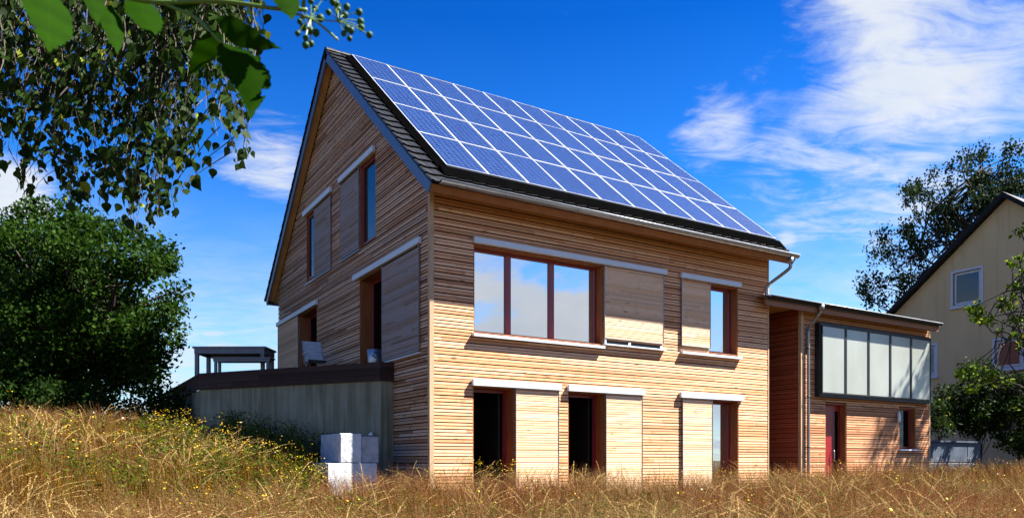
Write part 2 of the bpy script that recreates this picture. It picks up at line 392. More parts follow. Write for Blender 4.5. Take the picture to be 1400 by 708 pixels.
def slat_rows(pl, z0, z1, span, holes, pitch=PITCH, gap=.0215, th=.044, tilt=.006, d0=.018):
    out = []
    n0 = math.ceil(z0 / pitch); n1 = int(z1 / pitch)
    for i in range(n0, n1):
        a, b = i * pitch, (i + 1) * pitch - gap * (1.22 if i % 2 else .62)
        A0, A1 = span(a); B0, B1 = span(b); u0, u1 = max(A0, B0), min(A1, B1)
        if u1 - u0 < .05: continue
        hs = [(h[0], h[1]) for h in holes if h[2] < b and h[3] > a]
        for s0, s1 in cut(u0, u1, hs):
            # board joints in long runs
            cuts = [s0]; x = s0 + random.uniform(2.6, 4.8) if (s1 - s0) > 5 else s1 + 9
            while x < s1 - 1.4: cuts.append(x); x += random.uniform(3.4, 5)
            cuts.append(s1)
            for c0, c1 in zip(cuts[:-1], cuts[1:]):
                c0 += .0015; c1 -= .0015; j = random.uniform(-.0015, .0015); k = random.uniform(-.0012, .0012)
                pts = [pl.p(c0, a + k, d0), pl.p(c1, a + k, d0), pl.p(c1, a - .004 + k, th + j), pl.p(c0, a - .004 + k, th + j),
                       pl.p(c0, b + k + .004, d0), pl.p(c1, b + k + .004, d0), pl.p(c1, b + k, th - tilt + j), pl.p(c0, b + k, th - tilt + j)]
                q0, q1 = seen(pts[2]), seen(pts[7]); vis = abs(q0[0] - q1[0]) * FPX * (b - a) / q0[2]
                ctr = seen((pts[2] + pts[7]) / 2)
                if ctr[1] > 660: vis *= .2
                out.append((vis, pts))
    return out
def lay_slats(name, items, m, parent, limit, stuffname):
    items = sorted(items, key=lambda q: -q[0])
    for vis, pts in items[:limit]: build(name, MB().hexa(pts), m if isinstance(m, str) else m[0], parent)
    return items[limit:]

# ------------------------------------------------------------------ terrain
def sstep(a, b, x):
    t = np.clip((x - a) / (b - a), 0, 1); return t * t * (3 - 2 * t)
def ground_h(x, y):
    x = np.asarray(x, float); y = np.asarray(y, float)
    s = -(x + .45) * .75 + (y - 1.3) * .6
    m = 1.86 * (1 - np.exp(-np.clip(s, 0, 50) * .26)) * (1 - .22 * sstep(-4.5, -9.5, x)) * sstep(-.3, 1.2, s) * sstep(-11.5, -4, y + 0 * x + .15 * x)
    m = m * (1 - sstep(-.45, .3, x) * sstep(-1, 12, 12 - y) * 1.0)
    right = .20 * sstep(5, 15, x) + .15 * sstep(-9, -3, y) * sstep(-6, -1, x)
    bumpy = .04 * np.sin(x * 1.7 + 1) * np.cos(y * 1.3) + .03 * np.sin(x * .6 - y * .9)
    return m + right + bumpy
def terrain():
    gx = np.concatenate([np.linspace(-900, -30, 12)[:-1], np.linspace(-30, 45, 151), np.linspace(45, 900, 12)[1:]])
    gy = np.concatenate([np.linspace(-900, -30, 12)[:-1], np.linspace(-30, 50, 161), np.linspace(50, 900, 12)[1:]])
    X, Y = np.meshgrid(gx, gy); Z = ground_h(X, Y)
    V = np.stack([X, Y, Z], -1).reshape(-1, 3); nx, ny = len(gx), len(gy)
    i, j = np.meshgrid(np.arange(nx - 1), np.arange(ny - 1)); a = (j * nx + i).ravel()
    F = np.stack([a, a + 1, a + 1 + nx, a + nx], 1)
    put('ground', np_mesh('ground', V, F, 'meadow_soil', smooth_it=True), kind='structure')
terrain()

# ------------------------------------------------------------------ main house
L, W = 9.42, 10.95
SL = .8515; RY = 5.5; ZE = 6.02           # tile plane: z = ZE + (y + .6) * SL up to the ridge
def roof_z(y): return ZE + (min(y, 2 * RY - y) + .6) * SL
house = thing('timber_house', 'two storey larch clad house with solar panels covering its steep dark tiled roof', 'house')
FR = Plane((0, 0, 0), (1, 0, 0), (0, -1, 0)); GA = Plane((0, 0, 0), (0, 1, 0), (-1, 0, 0))
front_holes = [(.88, 1.84, .12, 2.40), (3.17, 4.15, .12, 2.40), (7.36, 8.33, .12, 2.40), (.90, 4.11, 3.45, 5.19), (7.30, 8.31, 3.52, 5.19)]
gable_holes = [(2.74, 3.70, 5.86, 7.73), (7.10, 7.95, 5.93, 7.73), (2.27, 3.74, 2.98, 5.12), (7.00, 8.66, 2.98, 5.09)]
UND = .24                                  # roof build-up under the tile plane (vertical)
def span_front(z): return (0.045, L - .03)
def span_gable(z):
    zz = ZE - UND
    if z <= zz + .6 * SL: return (0.045, W)
    y = (z - zz) / SL - .6; return (max(.045, y), min(W, 2 * RY - y))
span_gable.breaks = [ZE - UND + .6 * SL + (0.045) * SL, ZE - UND + .6 * SL, roof_z(W) - UND]
mb = MB(); wall_mesh(mb, FR, -.3, 6.18, lambda z: (.34, L), front_holes, -.32, 0); build('wall', mb, 'backing', house)
mb = MB(); wall_mesh(mb, GA, -.3, roof_z(RY) - UND - .03, span_gable, gable_holes, -.32, 0); build('wall', mb, 'backing', house)
mb = MB().box(L - .3, L, .35, W, -.3, 6.0); mb.box(.34, L - .31, W - .3, W, -.3, 6.0); build('wall', mb, 'backing', house)
mb = MB().box(.4, L - .35, .4, W - .35, 2.70, 2.90); mb.box(.4, L - .35, .4, W - .35, 5.55, 5.75); mb.box(.4, L - .35, 3.6, 3.7, .0, 5.5); mb.box(.4, L - .35, .36, W - .35, -.1, .02)
build('floor', mb, 'interior', house)
items = slat_rows(FR, -.05, 6.17, span_front, front_holes)
items = [(v, p, 'larch_front') for v, p in items]
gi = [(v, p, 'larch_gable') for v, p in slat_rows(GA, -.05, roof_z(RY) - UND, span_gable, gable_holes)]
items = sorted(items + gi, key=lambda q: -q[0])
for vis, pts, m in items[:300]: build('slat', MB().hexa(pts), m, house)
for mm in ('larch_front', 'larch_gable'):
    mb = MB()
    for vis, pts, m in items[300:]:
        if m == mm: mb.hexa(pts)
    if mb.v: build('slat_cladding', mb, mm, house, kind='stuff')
simple('corner_wood', (.46, .30, .17), .7, var=.2, scale=5, stretch=(2, 2, .5))
build('corner_post', MB().box(-.050, .040, -.050, .040, -.2, 6.17), 'corner_wood', house)
build('corner_post', MB().box(L - .025, L + .01, -.050, .03, -.2, 6.17), 'corner_wood', house)

def reveal(pl, h, parent, m='jamb', depth=.30, sill=True):
    u0, u1, z0, z1 = h; t = .022
    for (a, b, c, e) in ((u0, u0 + t, z0, z1), (u1 - t, u1, z0, z1), (u0 + t, u1 - t, z1 - t, z1), (u0 + t, u1 - t, z0, z0 + t)):
        build('jamb', pl.box(MB(), a + .001, b - .001, c + .001, e - .001, -depth, .036), m, parent)
def rail(pl, u0, u1, z0, z1, parent):
    o = build('shutter_rail', pl.box(MB(), u0, u1, z0, z1, .050, .125), 'alu', parent); bevel(o, .006); return o
def shutter(pl, u0, u1, z0, z1, parent, m, pitch=.05, d=.062, frame=True, fm='zinc'):
    mb = MB(); e = .014
    pl.box(mb, u0, u0 + e, z0, z1, d - .012, d + .026); pl.box(mb, u1 - e, u1, z0, z1, d - .012, d + .026)
    pl.box(mb, u0 + e, u1 - e, z0, z0 + e, d - .012, d + .024); pl.box(mb, u0 + e, u1 - e, z1 - e, z1, d - .012, d + .024)
    s = build('sliding_shutter', mb, fm, parent)
    build('back_board', pl.box(MB(), u0 + e, u1 - e, z0 + e, z1 - e, d - .012, d - .006), 'shutter_back' if m == 'larch_shutter' else 'backing', s)
    n = int((z1 - z0 - 2 * e) / pitch); z = z0 + e + .004
    for i in range(n):
        a = z + i * pitch; b = a + pitch - .009; j = random.uniform(-.001, .001)
        build('shutter_slat', MB().hexa([pl.p(u0 + e + .001, a, d - .005), pl.p(u1 - e - .001, a, d - .005), pl.p(u1 - e - .001, a - .003, d + .020 + j), pl.p(u0 + e + .001, a - .003, d + .020 + j),
            pl.p(u0 + e + .001, b + .003, d - .005), pl.p(u1 - e - .001, b + .003, d - .005), pl.p(u1 - e - .001, b, d + .016 + j), pl.p(u0 + e + .001, b, d + .016 + j)]), m, s)
    return s
def window(pl, h, parent, mull=(), fw=.055, depth=.20, fm='red_frame', g='window_glass', frame_t=.07, mw=.10):
    u0, u1, z0, z1 = h; e = .023
    u0 += e; u1 -= e; z0 += e; z1 -= e
    mb = MB()
    pl.box(mb, u0, u0 + fw, z0, z1, -depth - frame_t, -depth); pl.box(mb, u1 - fw, u1, z0, z1, -depth - frame_t, -depth)
    pl.box(mb, u0 + fw, u1 - fw, z0, z0 + fw, -depth - frame_t, -depth - .001); pl.box(mb, u0 + fw, u1 - fw, z1 - fw, z1, -depth - frame_t, -depth - .001)
    for q in mull: pl.box(mb, q - mw / 2, q + mw / 2, z0 + fw, z1 - fw, -depth - frame_t, -depth + .012)
    f = build('window_frame', mb, fm, parent); bevel(f, .006)
    ed = [u0 + fw] + [x for q in mull for x in (q - mw / 2, q + mw / 2)] + [u1 - fw]
    for a, b in zip(ed[::2], ed[1::2]):
        build('pane', pl.box(MB(), a, b, z0 + fw, z1 - fw, -depth - .04, -depth - .03), g, f)
    return f
# --- front, ground floor
fz = (2.405, 2.54)
for h, r, s in ((front_holes[0], (.85, 2.955), (1.845, 2.91)), (front_holes[1], (3.14, 5.24), (4.155, 5.20)), (front_holes[2], (6.34, 8.445), (6.42, 7.40))):
    reveal(FR, h, house, depth=.32); rail(FR, *r, *fz, house); shutter(FR, *s, .10, fz[0] - .003, house, 'larch_shutter')
simple('jamb_deep', (.30, .08, .03), .55, var=.2)
for h in front_holes[:2]:
    u0, u1, z0, z1 = h
    mb = MB(); FR.box(mb, u0 + .024, u0 + .08, z0 + .02, z1 - .024, -.31, -.24); FR.box(mb, u1 - .08, u1 - .024, z0 + .02, z1 - .024, -.31, -.24); FR.box(mb, u0 + .08, u1 - .08, z1 - .085, z1 - .024, -.31, -.242)
    build('door_frame', mb, 'red_frame', house)
    # the leaf stands open into the room
    lf = MB(); lf.box(u1 - .15, u1 - .10, .36, 1.18, z0 + .03, z1 - .09); build('door_leaf', lf, 'dark_frame', house)
w3 = window(FR, front_holes[2], house, mull=(7.66,), g='window_glass', depth=.22, mw=.07)
# --- front, upper floor
reveal(FR, front_holes[3], house, depth=.30); rail(FR, .88, 5.915, 5.195, 5.31, house); shutter(FR, 4.115, 5.83, 3.60, 5.193, house, 'larch_shutter')
window(FR, front_holes[3], house, mull=(1.815, 2.89), depth=.17, mw=.13)
window(FR, front_holes[4], house, depth=.17, fw=.07)
reveal(FR, front_holes[4], house, depth=.30); rail(FR, 6.36, 8.355, 5.195, 5.31, house); shutter(FR, 6.39, 7.33, 3.62, 5.193, house, 'larch_shutter')
for a, b, z in ((.86, 4.10, 3.40), (6.38, 8.38, 3.46)):
    bevel(build('window_sill', MB().hexa([FR.p(a, z - .01, -.1), FR.p(b, z - .01, -.1), FR.p(b, z - .035, .13), FR.p(a, z - .035, .13), FR.p(a, z + .055, -.1), FR.p(b, z + .055, -.1), FR.p(b, z + .02, .13), FR.p(a, z + .02, .13)]), 'alu', house), .004)
mb = FR.box(MB(), 4.11, 5.88, 3.455, 3.485, .046, .12); FR.box(mb, 4.80, 4.86, 3.486, 3.56, .04, .075); FR.box(mb, 4.13, 4.17, 3.486, 3.6, .04, .075); FR.box(mb, 5.74, 5.80, 3.486, 3.56, .04, .075)
build('shutter_guide', mb, 'alu', house)
mb = FR.box(MB(), 4.11, 5.75, 3.50, 3.56, .046, .052); build('shutter_gap_board', mb, 'dark_frame', house)
# --- gable
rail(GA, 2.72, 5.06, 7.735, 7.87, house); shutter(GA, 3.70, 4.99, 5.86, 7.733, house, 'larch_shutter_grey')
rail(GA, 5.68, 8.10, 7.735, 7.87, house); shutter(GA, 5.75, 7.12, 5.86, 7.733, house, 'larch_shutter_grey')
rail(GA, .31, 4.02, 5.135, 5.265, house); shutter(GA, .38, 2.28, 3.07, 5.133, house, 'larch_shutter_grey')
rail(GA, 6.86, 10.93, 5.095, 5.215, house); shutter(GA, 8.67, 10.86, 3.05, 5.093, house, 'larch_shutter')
for i, h in enumerate(gable_holes): reveal(GA, h, house, depth=.30 if i > 1 else .02)
window(GA, gable_holes[0], house, depth=.0, fw=.06, g='grey_glass'); window(GA, gable_holes[1], house, depth=.0, fw=.06, g='grey_glass')
window(GA, gable_holes[2], house, mull=(2.95,), depth=.24, fw=.08, g='dim_glass', mw=.12)
window(GA, gable_holes[3], house, mull=(7.75,), depth=.24, fw=.08, g='dim_glass', mw=.12)
build('shutter_guide', GA.box(MB(), .36, 2.30, 3.02, 3.05, .03, .09), 'alu', house)
build('shutter_guide', GA.box(MB(), 3.66, 5.05, 5.80, 5.83, .03, .08), 'zinc', house)
build('shutter_guide', GA.box(MB(), 5.70, 8.05, 5.80, 5.83, .03, .08), 'zinc', house)
# curtain behind the terrace door
mb = MB()
for i in range(14):
    a = 2.95 + i * .04; mb.box(.40 + .03 * math.sin(i * 1.9), .42 + .03 * math.sin(i * 1.9), a, a + .04, 3.1, 4.98)
build('curtain', mb, 'curtain', house)

# --- roof
VX0, VX1 = -.28, 9.76; YE0, YE1 = -.55, 2 * RY + .55
def slope_pt(side, x, s, n):               # s: distance up the slope from the eave; n: distance off the tile plane
    c = 1 / math.hypot(1, SL); a = s * c; y = -.6 + a - n * SL * c; z = ZE + a * SL + n * c
    return Vector((x, y if side == 0 else 2 * RY - y, z))
SLEN = (RY + .6) * math.hypot(1, SL)
def slab(mb, side, x0, x1, s0, s1, n0, n1):
    q = lambda x, s, n: slope_pt(side, x, s, n)
    return mb.hexa([q(x0, s0, n0), q(x1, s0, n0), q(x1, s1, n0), q(x0, s1, n0), q(x0, s0, n1), q(x1, s0, n1), q(x1, s1, n1), q(x0, s1, n1)])
roof = build('roof', slab(slab(MB(), 0, VX0 + .03, VX1 - .03, .03, SLEN - .05, -.10, -.045), 1, VX0 + .03, VX1 - .03, .03, SLEN - .05, -.10, -.045), 'roof_underlay', house)
# soffit boards of the overhangs
for side in (0, 1):
    build('gable_soffit', slab(MB(), side, VX0 + .035, -.052, .12, SLEN - .14, -.175, -.102), 'soffit', roof)
    build('gable_soffit', slab(MB(), side, L + .04, VX1 - .035, .12, SLEN - .14, -.175, -.102), 'soffit', roof)
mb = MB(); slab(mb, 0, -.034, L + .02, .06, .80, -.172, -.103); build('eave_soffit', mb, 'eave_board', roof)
mb = MB(); slab(mb, 1, -.034, L + .02, .06, .95, -.172, -.103); build('eave_soffit', mb, 'soffit', roof)
for side in (0, 1):
    for x in (VX0, VX1):
        mb = MB(); slab(mb, side, x - .0, x + .034, .0, SLEN - .04, -.24, -.02); build('barge_board', mb, 'barge_metal', roof)
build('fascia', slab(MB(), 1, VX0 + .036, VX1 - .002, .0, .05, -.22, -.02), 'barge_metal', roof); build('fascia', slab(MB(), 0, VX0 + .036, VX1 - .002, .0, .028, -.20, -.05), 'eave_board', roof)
# tiles
TW, TH = .305, .345
ncol = int(round((VX1 - VX0 + .04) / TW)); TW = (VX1 - VX0 + .05) / ncol; nrow = int(SLEN / TH) + 1
mbt = MB(); rb = math.hypot(1, SL)
def tile_mesh():
    mb = MB(); prof = [(0, .016), (.04, .030), (.10, .012), (.20, .010), (.26, .020), (TW + .012, .018)]
    for (a, ha), (b, hb) in zip(prof[:-1], prof[1:]):
        k = len(mb.v)
        for (x, h) in ((a, ha), (b, hb)):
            mb.v += [(x, -.015, h - .03), (x, -.015, h + .018), (x, TH + .03, h - .022), (x, TH + .03, h - .045)]
        mb.f += [(k, k + 4, k + 5, k + 1), (k + 1, k + 5, k + 6, k + 2), (k + 2, k + 6, k + 7, k + 3)]
        if a == 0: mb.f.append((k, k + 1, k + 2, k + 3))
        if b > TW: mb.f.append((k + 4, k + 7, k + 6, k + 5))
    return mb
tm = tile_mesh(); tme = tm.mesh('tile', 'roof_tile')
ang = math.atan(SL)
def tile_matrix(side, c, r):
    o = slope_pt(side, VX0 - .025 + c * TW, r * TH - .02, 0)
    if side == 0: rot = Matrix.Rotation(ang, 4, 'X')
    else:
        o = slope_pt(side, VX0 - .025 + (c + 1) * TW, r * TH - .02, 0); rot = Matrix.Rotation(math.pi, 4, 'Z') @ Matrix.Rotation(ang, 4, 'X')
    jit = Matrix.Rotation(random.uniform(-.006, .006), 4, 'Z') @ Matrix.Rotation(random.uniform(-.006, .006), 4, 'X')
    return Matrix.Translation(o) @ rot @ jit
tcount = 0
for side in (0, 1):
    for r in range(nrow):
        if r * TH > SLEN - .12: continue
        for c in range(ncol):
            Mx = tile_matrix(side, c, r)
            near = (side == 0 and (c < 3 or r < 2 or c >= ncol - 1)) or (side == 1 and c < 1)
            if near and tcount < 300:
                o = put('tile', tme, roof); o.matrix_local = Mx; tcount += 1
            else:
                k = len(mbt.v); mbt.v += [tuple(Mx @ Vector(v)) for v in tm.v]; mbt.f += [tuple(k + i for i in f) for f in tm.f]
build('tiled_surface', mbt, 'roof_tile', roof, kind='stuff')
# ridge caps
mb0 = MB(); n = 8
for i in range(n + 1):
    a = math.pi * i / n; mb0.v += [(0, -.14 * math.cos(a), .10 * math.sin(a)), (.42, -.14 * math.cos(a) * .93, .10 * math.sin(a) * .93)]
for i in range(n): mb0.f.append((2 * i, 2 * i + 1, 2 * i + 3, 2 * i + 2))
mb0.f.append(tuple(range(0, 2 * n + 2, 2)))
rme = mb0.mesh('ridge_tile', 'roof_tile'); nr = 25; step = (VX1 - VX0 + .02) / nr
for i in range(nr):
    put('ridge_tile', rme, roof, loc=(VX0 - .02 + i * step, RY, roof_z(RY) - .075)).scale = (1, 1, 1)
# gutter and downpipe
gy, gz = -.655, 6.045; x0, x1 = -.14, 9.76
mb = MB(); n = 10
for x in (x0, x1):
    for i in range(n + 1):
        a = math.pi * i / n; mb.v.append((x, gy - .075 * math.cos(a), gz - .075 * math.sin(a)))
for i in range(n): mb.f.append((i, i + 1, n + 2 + i, n + 1 + i))
mb.f += [tuple(range(n + 1)), tuple(range(n + 1, 2 * n + 2))[::-1]]
gut = smooth(build('gutter', mb, 'gutter_metal', house))
md = gut.modifiers.new('thick', 'SOLIDIFY'); md.thickness = .004
smooth(build('gutter_bead', MB().tube([(x0, gy - .078, gz + .004), (x1, gy - .078, gz + .004)], .011, 8), 'panel_frame', gut))
for x in np.arange(.4, 9.6, .85):
    mb = MB(); mb.tube([(x, gy + .07, gz + .03)] + [(x, gy - .080 * math.cos(a), gz - .080 * math.sin(a)) for a in np.linspace(math.pi, 0, 9)], .006, 4); build('gutter_bracket', mb, 'gutter_metal', gut)
pp = [(9.50, -.655, 5.93), (9.50, -.655, 5.80), (9.49, -.62, 5.70), (9.42, -.42, 5.56), (9.33, -.22, 5.42), (9.27, -.13, 5.32), (9.25, -.11, 5.20), (9.27, -.12, 5.10), (9.36, -.15, 5.035), (9.55, -.18, 5.01), (9.72, -.19, 5.0)]
def spline(pts, k=4):
    pts = [Vector(p) for p in pts]; out = []
    for i in range(len(pts) - 1):
        p0, p1, p2, p3 = pts[max(i - 1, 0)], pts[i], pts[i + 1], pts[min(i + 2, len(pts) - 1)]
        for j in range(k):
            t = j / k; out.append(.5 * ((2 * p1) + (p2 - p0) * t + (2 * p0 - 5 * p1 + 4 * p2 - p3) * t * t + (3 * p1 - p0 - 3 * p2 + p3) * t ** 3))
    out.append(pts[-1]); return out
smooth(build('downpipe', MB().tube(spline(pp), .043, 12), 'zinc', house))
smooth(build('pipe_outlet', MB().tube([(9.50, -.655, 5.95), (9.50, -.655, 5.86), (9.50, -.655, 5.80)], [.075, .06, .05], 12), 'zinc', house))

# --- solar panels
PX0, PWD = .293, .9396; PT = Vector((0, 5.2184, 10.15 + CZ)); PB = Vector((0, -.0671, 5.6512 + CZ)); PLEN = (PT - PB).length / 4
pw, ph, ft = PWD - .012, PLEN - .012, .017
fr = MB().box(0, ft, 0, ph, -.035, .0); fr.box(pw - ft, pw, 0, ph, -.035, 0); fr.box(ft, pw - ft, 0, ft, -.035, -.0005); fr.box(ft, pw - ft, ph - ft, ph, -.035, -.0005)
fme = fr.mesh('solar_panel', 'panel_frame')
gme = MB().box(ft, pw - ft, ft, ph - ft, -.03, -.006).mesh('cell_glass', 'pv_cells')
pang = math.atan2(PT.z - PB.z, PT.y - PB.y)
for r in range(4):
    for c in range(10):
        b = PB.lerp(PT, r / 4)
        o = put('solar_panel', fme, house, loc=(PX0 + c * PWD + .008, b.y + .008, b.z + .006)); o.rotation_euler = (pang + random.uniform(-.004, .004), random.uniform(-.003, .003), 0)
        put('cell_glass', gme, o)
mb = MB()
for r in range(4):
    for fq in (.25, .75):
        b = PB.lerp(PT, (r + fq) / 4); nrm = Vector((0, -math.sin(pang), math.cos(pang)))
        mb.bar(Vector((PX0 - .03, b.y, b.z)) - nrm * .06, Vector((PX0 + 10 * PWD + .03, b.y, b.z)) - nrm * .06, .04, .04)
build('mounting_rail', mb, 'gutter_metal', house)
# black strips painting in the shade at the array's lower and left edge
simple('shade_black', (.0015, .0015, .0016), .8, spec=.0)
def roof_s(pt): return (pt.y + .6) * math.hypot(1, SL)
sb, st_ = roof_s(PB), roof_s(PT)
q = slope_pt
x_l, x_r = PX0 - .02, PX0 + 10 * PWD + .02
build('array_shade', MB().hexa([q(0, x_l - .16, sb - .36, .035), q(0, x_r, sb - .36, .035), q(0, x_r, sb - .02, .035), q(0, x_l - .16, sb - .02, .035), q(0, x_l - .16, sb - .36, .045), q(0, x_r, sb - .36, .045), q(0, x_r, sb - .02, .098), q(0, x_l - .16, sb - .02, .098)]), 'shade_black', house)
build('array_shade', MB().hexa([q(0, x_l - .16, sb - .018, .035), q(0, x_l, sb - .018, .035), q(0, x_l, st_, .035), q(0, x_l - .16, st_, .035), q(0, x_l - .16, sb - .018, .045), q(0, x_l, sb - .018, .10), q(0, x_l, st_, .10), q(0, x_l - .16, st_, .045)]), 'shade_black', house)

# ------------------------------------------------------------------ annex
annex = thing('timber_annex', 'low flat roofed larch clad annex with five pale solar collectors and a red door', 'annex', (10.7, 0, 0))
AX0, AX1, AZ = 10.72, 16.62, 4.90
def rel(o, root): o.location = -Vector(root.location) if o.parent == root else o.location; return o
an_before = set(bpy.data.objects)
AF = Plane((0, 0, 0), (1, 0, 0), (0, -1, 0)); AS = Plane((AX0, 0, 0), (0, 1, 0), (-1, 0, 0))
an_holes = [(11.68, 12.60, .2, 2.50), (15.06, 15.90, 1.28, 2.50)]
mb = MB(); wall_mesh(mb, AF, 0, AZ, lambda z: (AX0, AX1), an_holes, -.25, 0); mb.box(AX0, AX0 + .2, .26, 5, 0, AZ); mb.box(AX1 - .2, AX1, .26, 5, 0, AZ); mb.box(AX0 + .21, AX1 - .21, 4.8, 5, 0, AZ)
build('wall', mb, 'backing', annex)
lay_slats('slat', slat_rows(AF, .05, AZ, lambda z: (AX0 + .06, AX1 - .03), an_holes), 'larch_annex', annex, 400, '')
lay_slats('slat', slat_rows(AS, .05, AZ + .1, lambda z: (.04, 4.9), []), 'red_boards', annex, 400, '')
build('corner_post', MB().box(AX0 - .050, AX0 + .055, -.050, .035, .0, AZ + .02), 'corner_wood', annex)
build('corner_post', MB().box(AX1 - .02, AX1 + .03, -.050, .035, .0, AZ + .02), 'corner_wood', annex)
# roof
mb = MB().box(9.44, 16.62, -.34, 5.1, 5.03, 5.06); mb.box(8.98, 9.438, -.34, -.02, 5.03, 5.06); build('roof', mb, 'zinc', annex)
mb = MB().box(9.46, 16.60, -.26, 5.0, 4.95, 5.028); build('roof_soffit', mb, 'soffit', annex)
mb = MB().box(9.0, 16.60, -.325, -.262, 4.80, 5.028); build('fascia', mb, 'eave_board', annex)
simple('dark_eave', (.05, .03, .022), .6); build('eave_trim', MB().box(8.96, 16.64, -.36, -.327, 4.93, 5.028), 'dark_eave', annex)
mb = MB(); 
for x in (9.02, 16.6):
    for i in range(n + 1):
        a = math.pi * i / n; mb.v.append((x, -.41 - .05 * math.cos(a), 5.02 - .055 * math.sin(a)))
for i in range(n): mb.f.append((i, i + 1, n + 2 + i, n + 1 + i))
g2 = smooth(build('gutter', mb, 'dark_frame', annex)); g2.modifiers.new('t', 'SOLIDIFY').thickness = .004
smooth(build('gutter_bead', MB().tube([(9.0, -.462, 5.028), (16.62, -.462, 5.028)], .010, 6), 'panel_frame', g2))
smooth(build('downpipe', MB().tube(spline([(11.02, -.40, 5.0), (11.02, -.40, 4.86), (10.98, -.32, 4.70), (10.91, -.12, 4.45), (10.90, -.10, 4.3), (10.90, -.10, 2.6), (10.90, -.10, 0)], 4), .040, 12), 'zinc', annex))
smooth(build('pipe_outlet', MB().tube([(11.02, -.40, 4.99), (11.02, -.40, 4.90), (11.02, -.40, 4.84)], [.09, .075, .05], 12), 'zinc', annex))
for z in (3.9, 2.62, 1.3): smooth(build('pipe_clamp', MB().tube([(10.90, -.10, z - .015), (10.90, -.10, z + .015)], .047, 12), 'dark_frame', annex))
# collector box: five glazed frames
cy_ = -.21; cz0, cz1 = 2.72, 4.55; cx0, cx1 = 11.30, 16.40
bx = build('collector_box', MB().box(cx0 - .06, cx1 + .06, cy_ + .02, -.04, cz0 - .08, cz1 + .06), 'dark_frame', annex)
cw = (cx1 - cx0) / 5
for i in range(5):
    a, b = cx0 + i * cw, cx0 + (i + 1) * cw; mb = MB(); e = .04
    mb.box(a, a + e, cy_ - .012, cy_ + .019, cz0, cz1); mb.box(b - e, b, cy_ - .012, cy_ + .019, cz0, cz1); mb.box(a + e, b - e, cy_ - .012, cy_ + .019, cz0, cz0 + e); mb.box(a + e, b - e, cy_ - .012, cy_ + .019, cz1 - e, cz1)
    f = build('solar_collector', mb, 'dark_frame', annex); build('collector_pane', MB().box(a + e, b - e, cy_ + .004, cy_ + .016, cz0 + e, cz1 - e), 'collector_glass', f)
# door and window
for h in an_holes:
    u0, u1, z0, z1 = h; t = .03
    for (a, b, c, e) in ((u0, u0 + t, z0, z1), (u1 - t, u1, z0, z1), (u0 + t, u1 - t, z1 - t, z1)):
        build('jamb', AF.box(MB(), a, b, c, e, -.22, .03), 'jamb', annex)
dr = build('door', AF.box(MB(), 11.71, 12.57, .2, 2.47, -.20, -.15), 'red_door', annex)
build('door_glass', AF.box(MB(), 12.30, 12.47, .35, 2.3, -.149, -.146), 'dim_glass', dr)
smooth(build('door_handle', MB().tube([(12.24, .145, 1.22), (12.24, .09, 1.22), (12.24, .085, 1.20), (12.24, .085, 1.0), (12.24, .09, .98), (12.24, .145, .98)], .012, 6), 'steel', dr))
window(AF, an_holes[1], annex, depth=.12, g='dim_glass')
smooth(build('outside_lamp', MB().tube([(14.96, -.10, 2.36), (14.96, -.10, 2.28), (14.96, -.10, 2.08), (14.96, -.10, 2.05)], [.02, .045, .045, .02], 10), 'bulb', annex)); build('lamp_arm', MB().bar((14.96, -.04, 2.30), (14.96, -.10, 2.30), .02, .02), 'steel', annex)
build('window_sill', AF.box(MB(), 15.02, 15.98, 1.235, 1.275, -.05, .11), 'alu', annex)
build('ceiling', MB().box(AX0 + .2, AX1 - .2, .26, 4.8, 2.6, 2.65), 'interior', annex)
for o in set(bpy.data.objects) - an_before:
    if o.parent == annex: o.location = -Vector(annex.location)
# ------------------------------------------------------------------ terrace
A0 = Vector((-.30, 1.74)); DD = Vector((-.5585, .8295)); A1 = A0 + DD * 5.1; A2 = A1 + Vector((0.0, 4.2))
terr = thing('terrace', 'raised wooden terrace with dark plank edge on a board marked concrete retaining wall', 'terrace', (A0.x, A0.y, 0))
T0 = -Vector((A0.x, A0.y, 0))
TZ = 2.99
nn = Vector((-DD.y, DD.x))                # outward (to the camera side, left)
if nn.dot(Vector((CX, CY)) - A0) < 0: nn = -nn
def strip(a, b, z0, z1, th, off=0.):
    t = (b - a).normalized(); q = Vector((-t.y, t.x))
    if q.dot(Vector((-6, 2)) - a) < 0: q = -q
    a2, b2 = a + q * off, b + q * off; a3, b3 = a + q * (off - th), b + q * (off - th)
    return MB().hexa([(*a2, z0), (*b2, z0), (*b3, z0), (*a3, z0), (*a2, z1), (*b2, z1), (*b3, z1), (*a3, z1)])
B0 = Vector((-.036, A0.y))
mbc = strip(A0, A1, -.3, 2.60, .22); mbc.box(A0.x + .02, -.04, A0.y + .0, A0.y + .2, -.3, 2.60)
build('concrete_wall', mbc, 'concrete', terr, loc=T0)
build('concrete_wall', strip(A1, A2, .5, 2.60, .22), 'concrete', terr, loc=T0)
for k in range(3):                        # fascia planks
    z0, z1 = 2.602 + k * .122, 2.602 + k * .122 + .117
    build('plank', strip(A0, A1, z0, z1, .03, .045), 'deck_boards', terr, loc=T0)
    build('plank', strip(A1, A2, z0, z1, .03, .045), 'deck_boards', terr, loc=T0)
    build('plank', MB().box(A0.x - .02, -.04, A0.y - .05, A0.y - .02, z0, z1), 'deck_boards', terr, loc=T0)
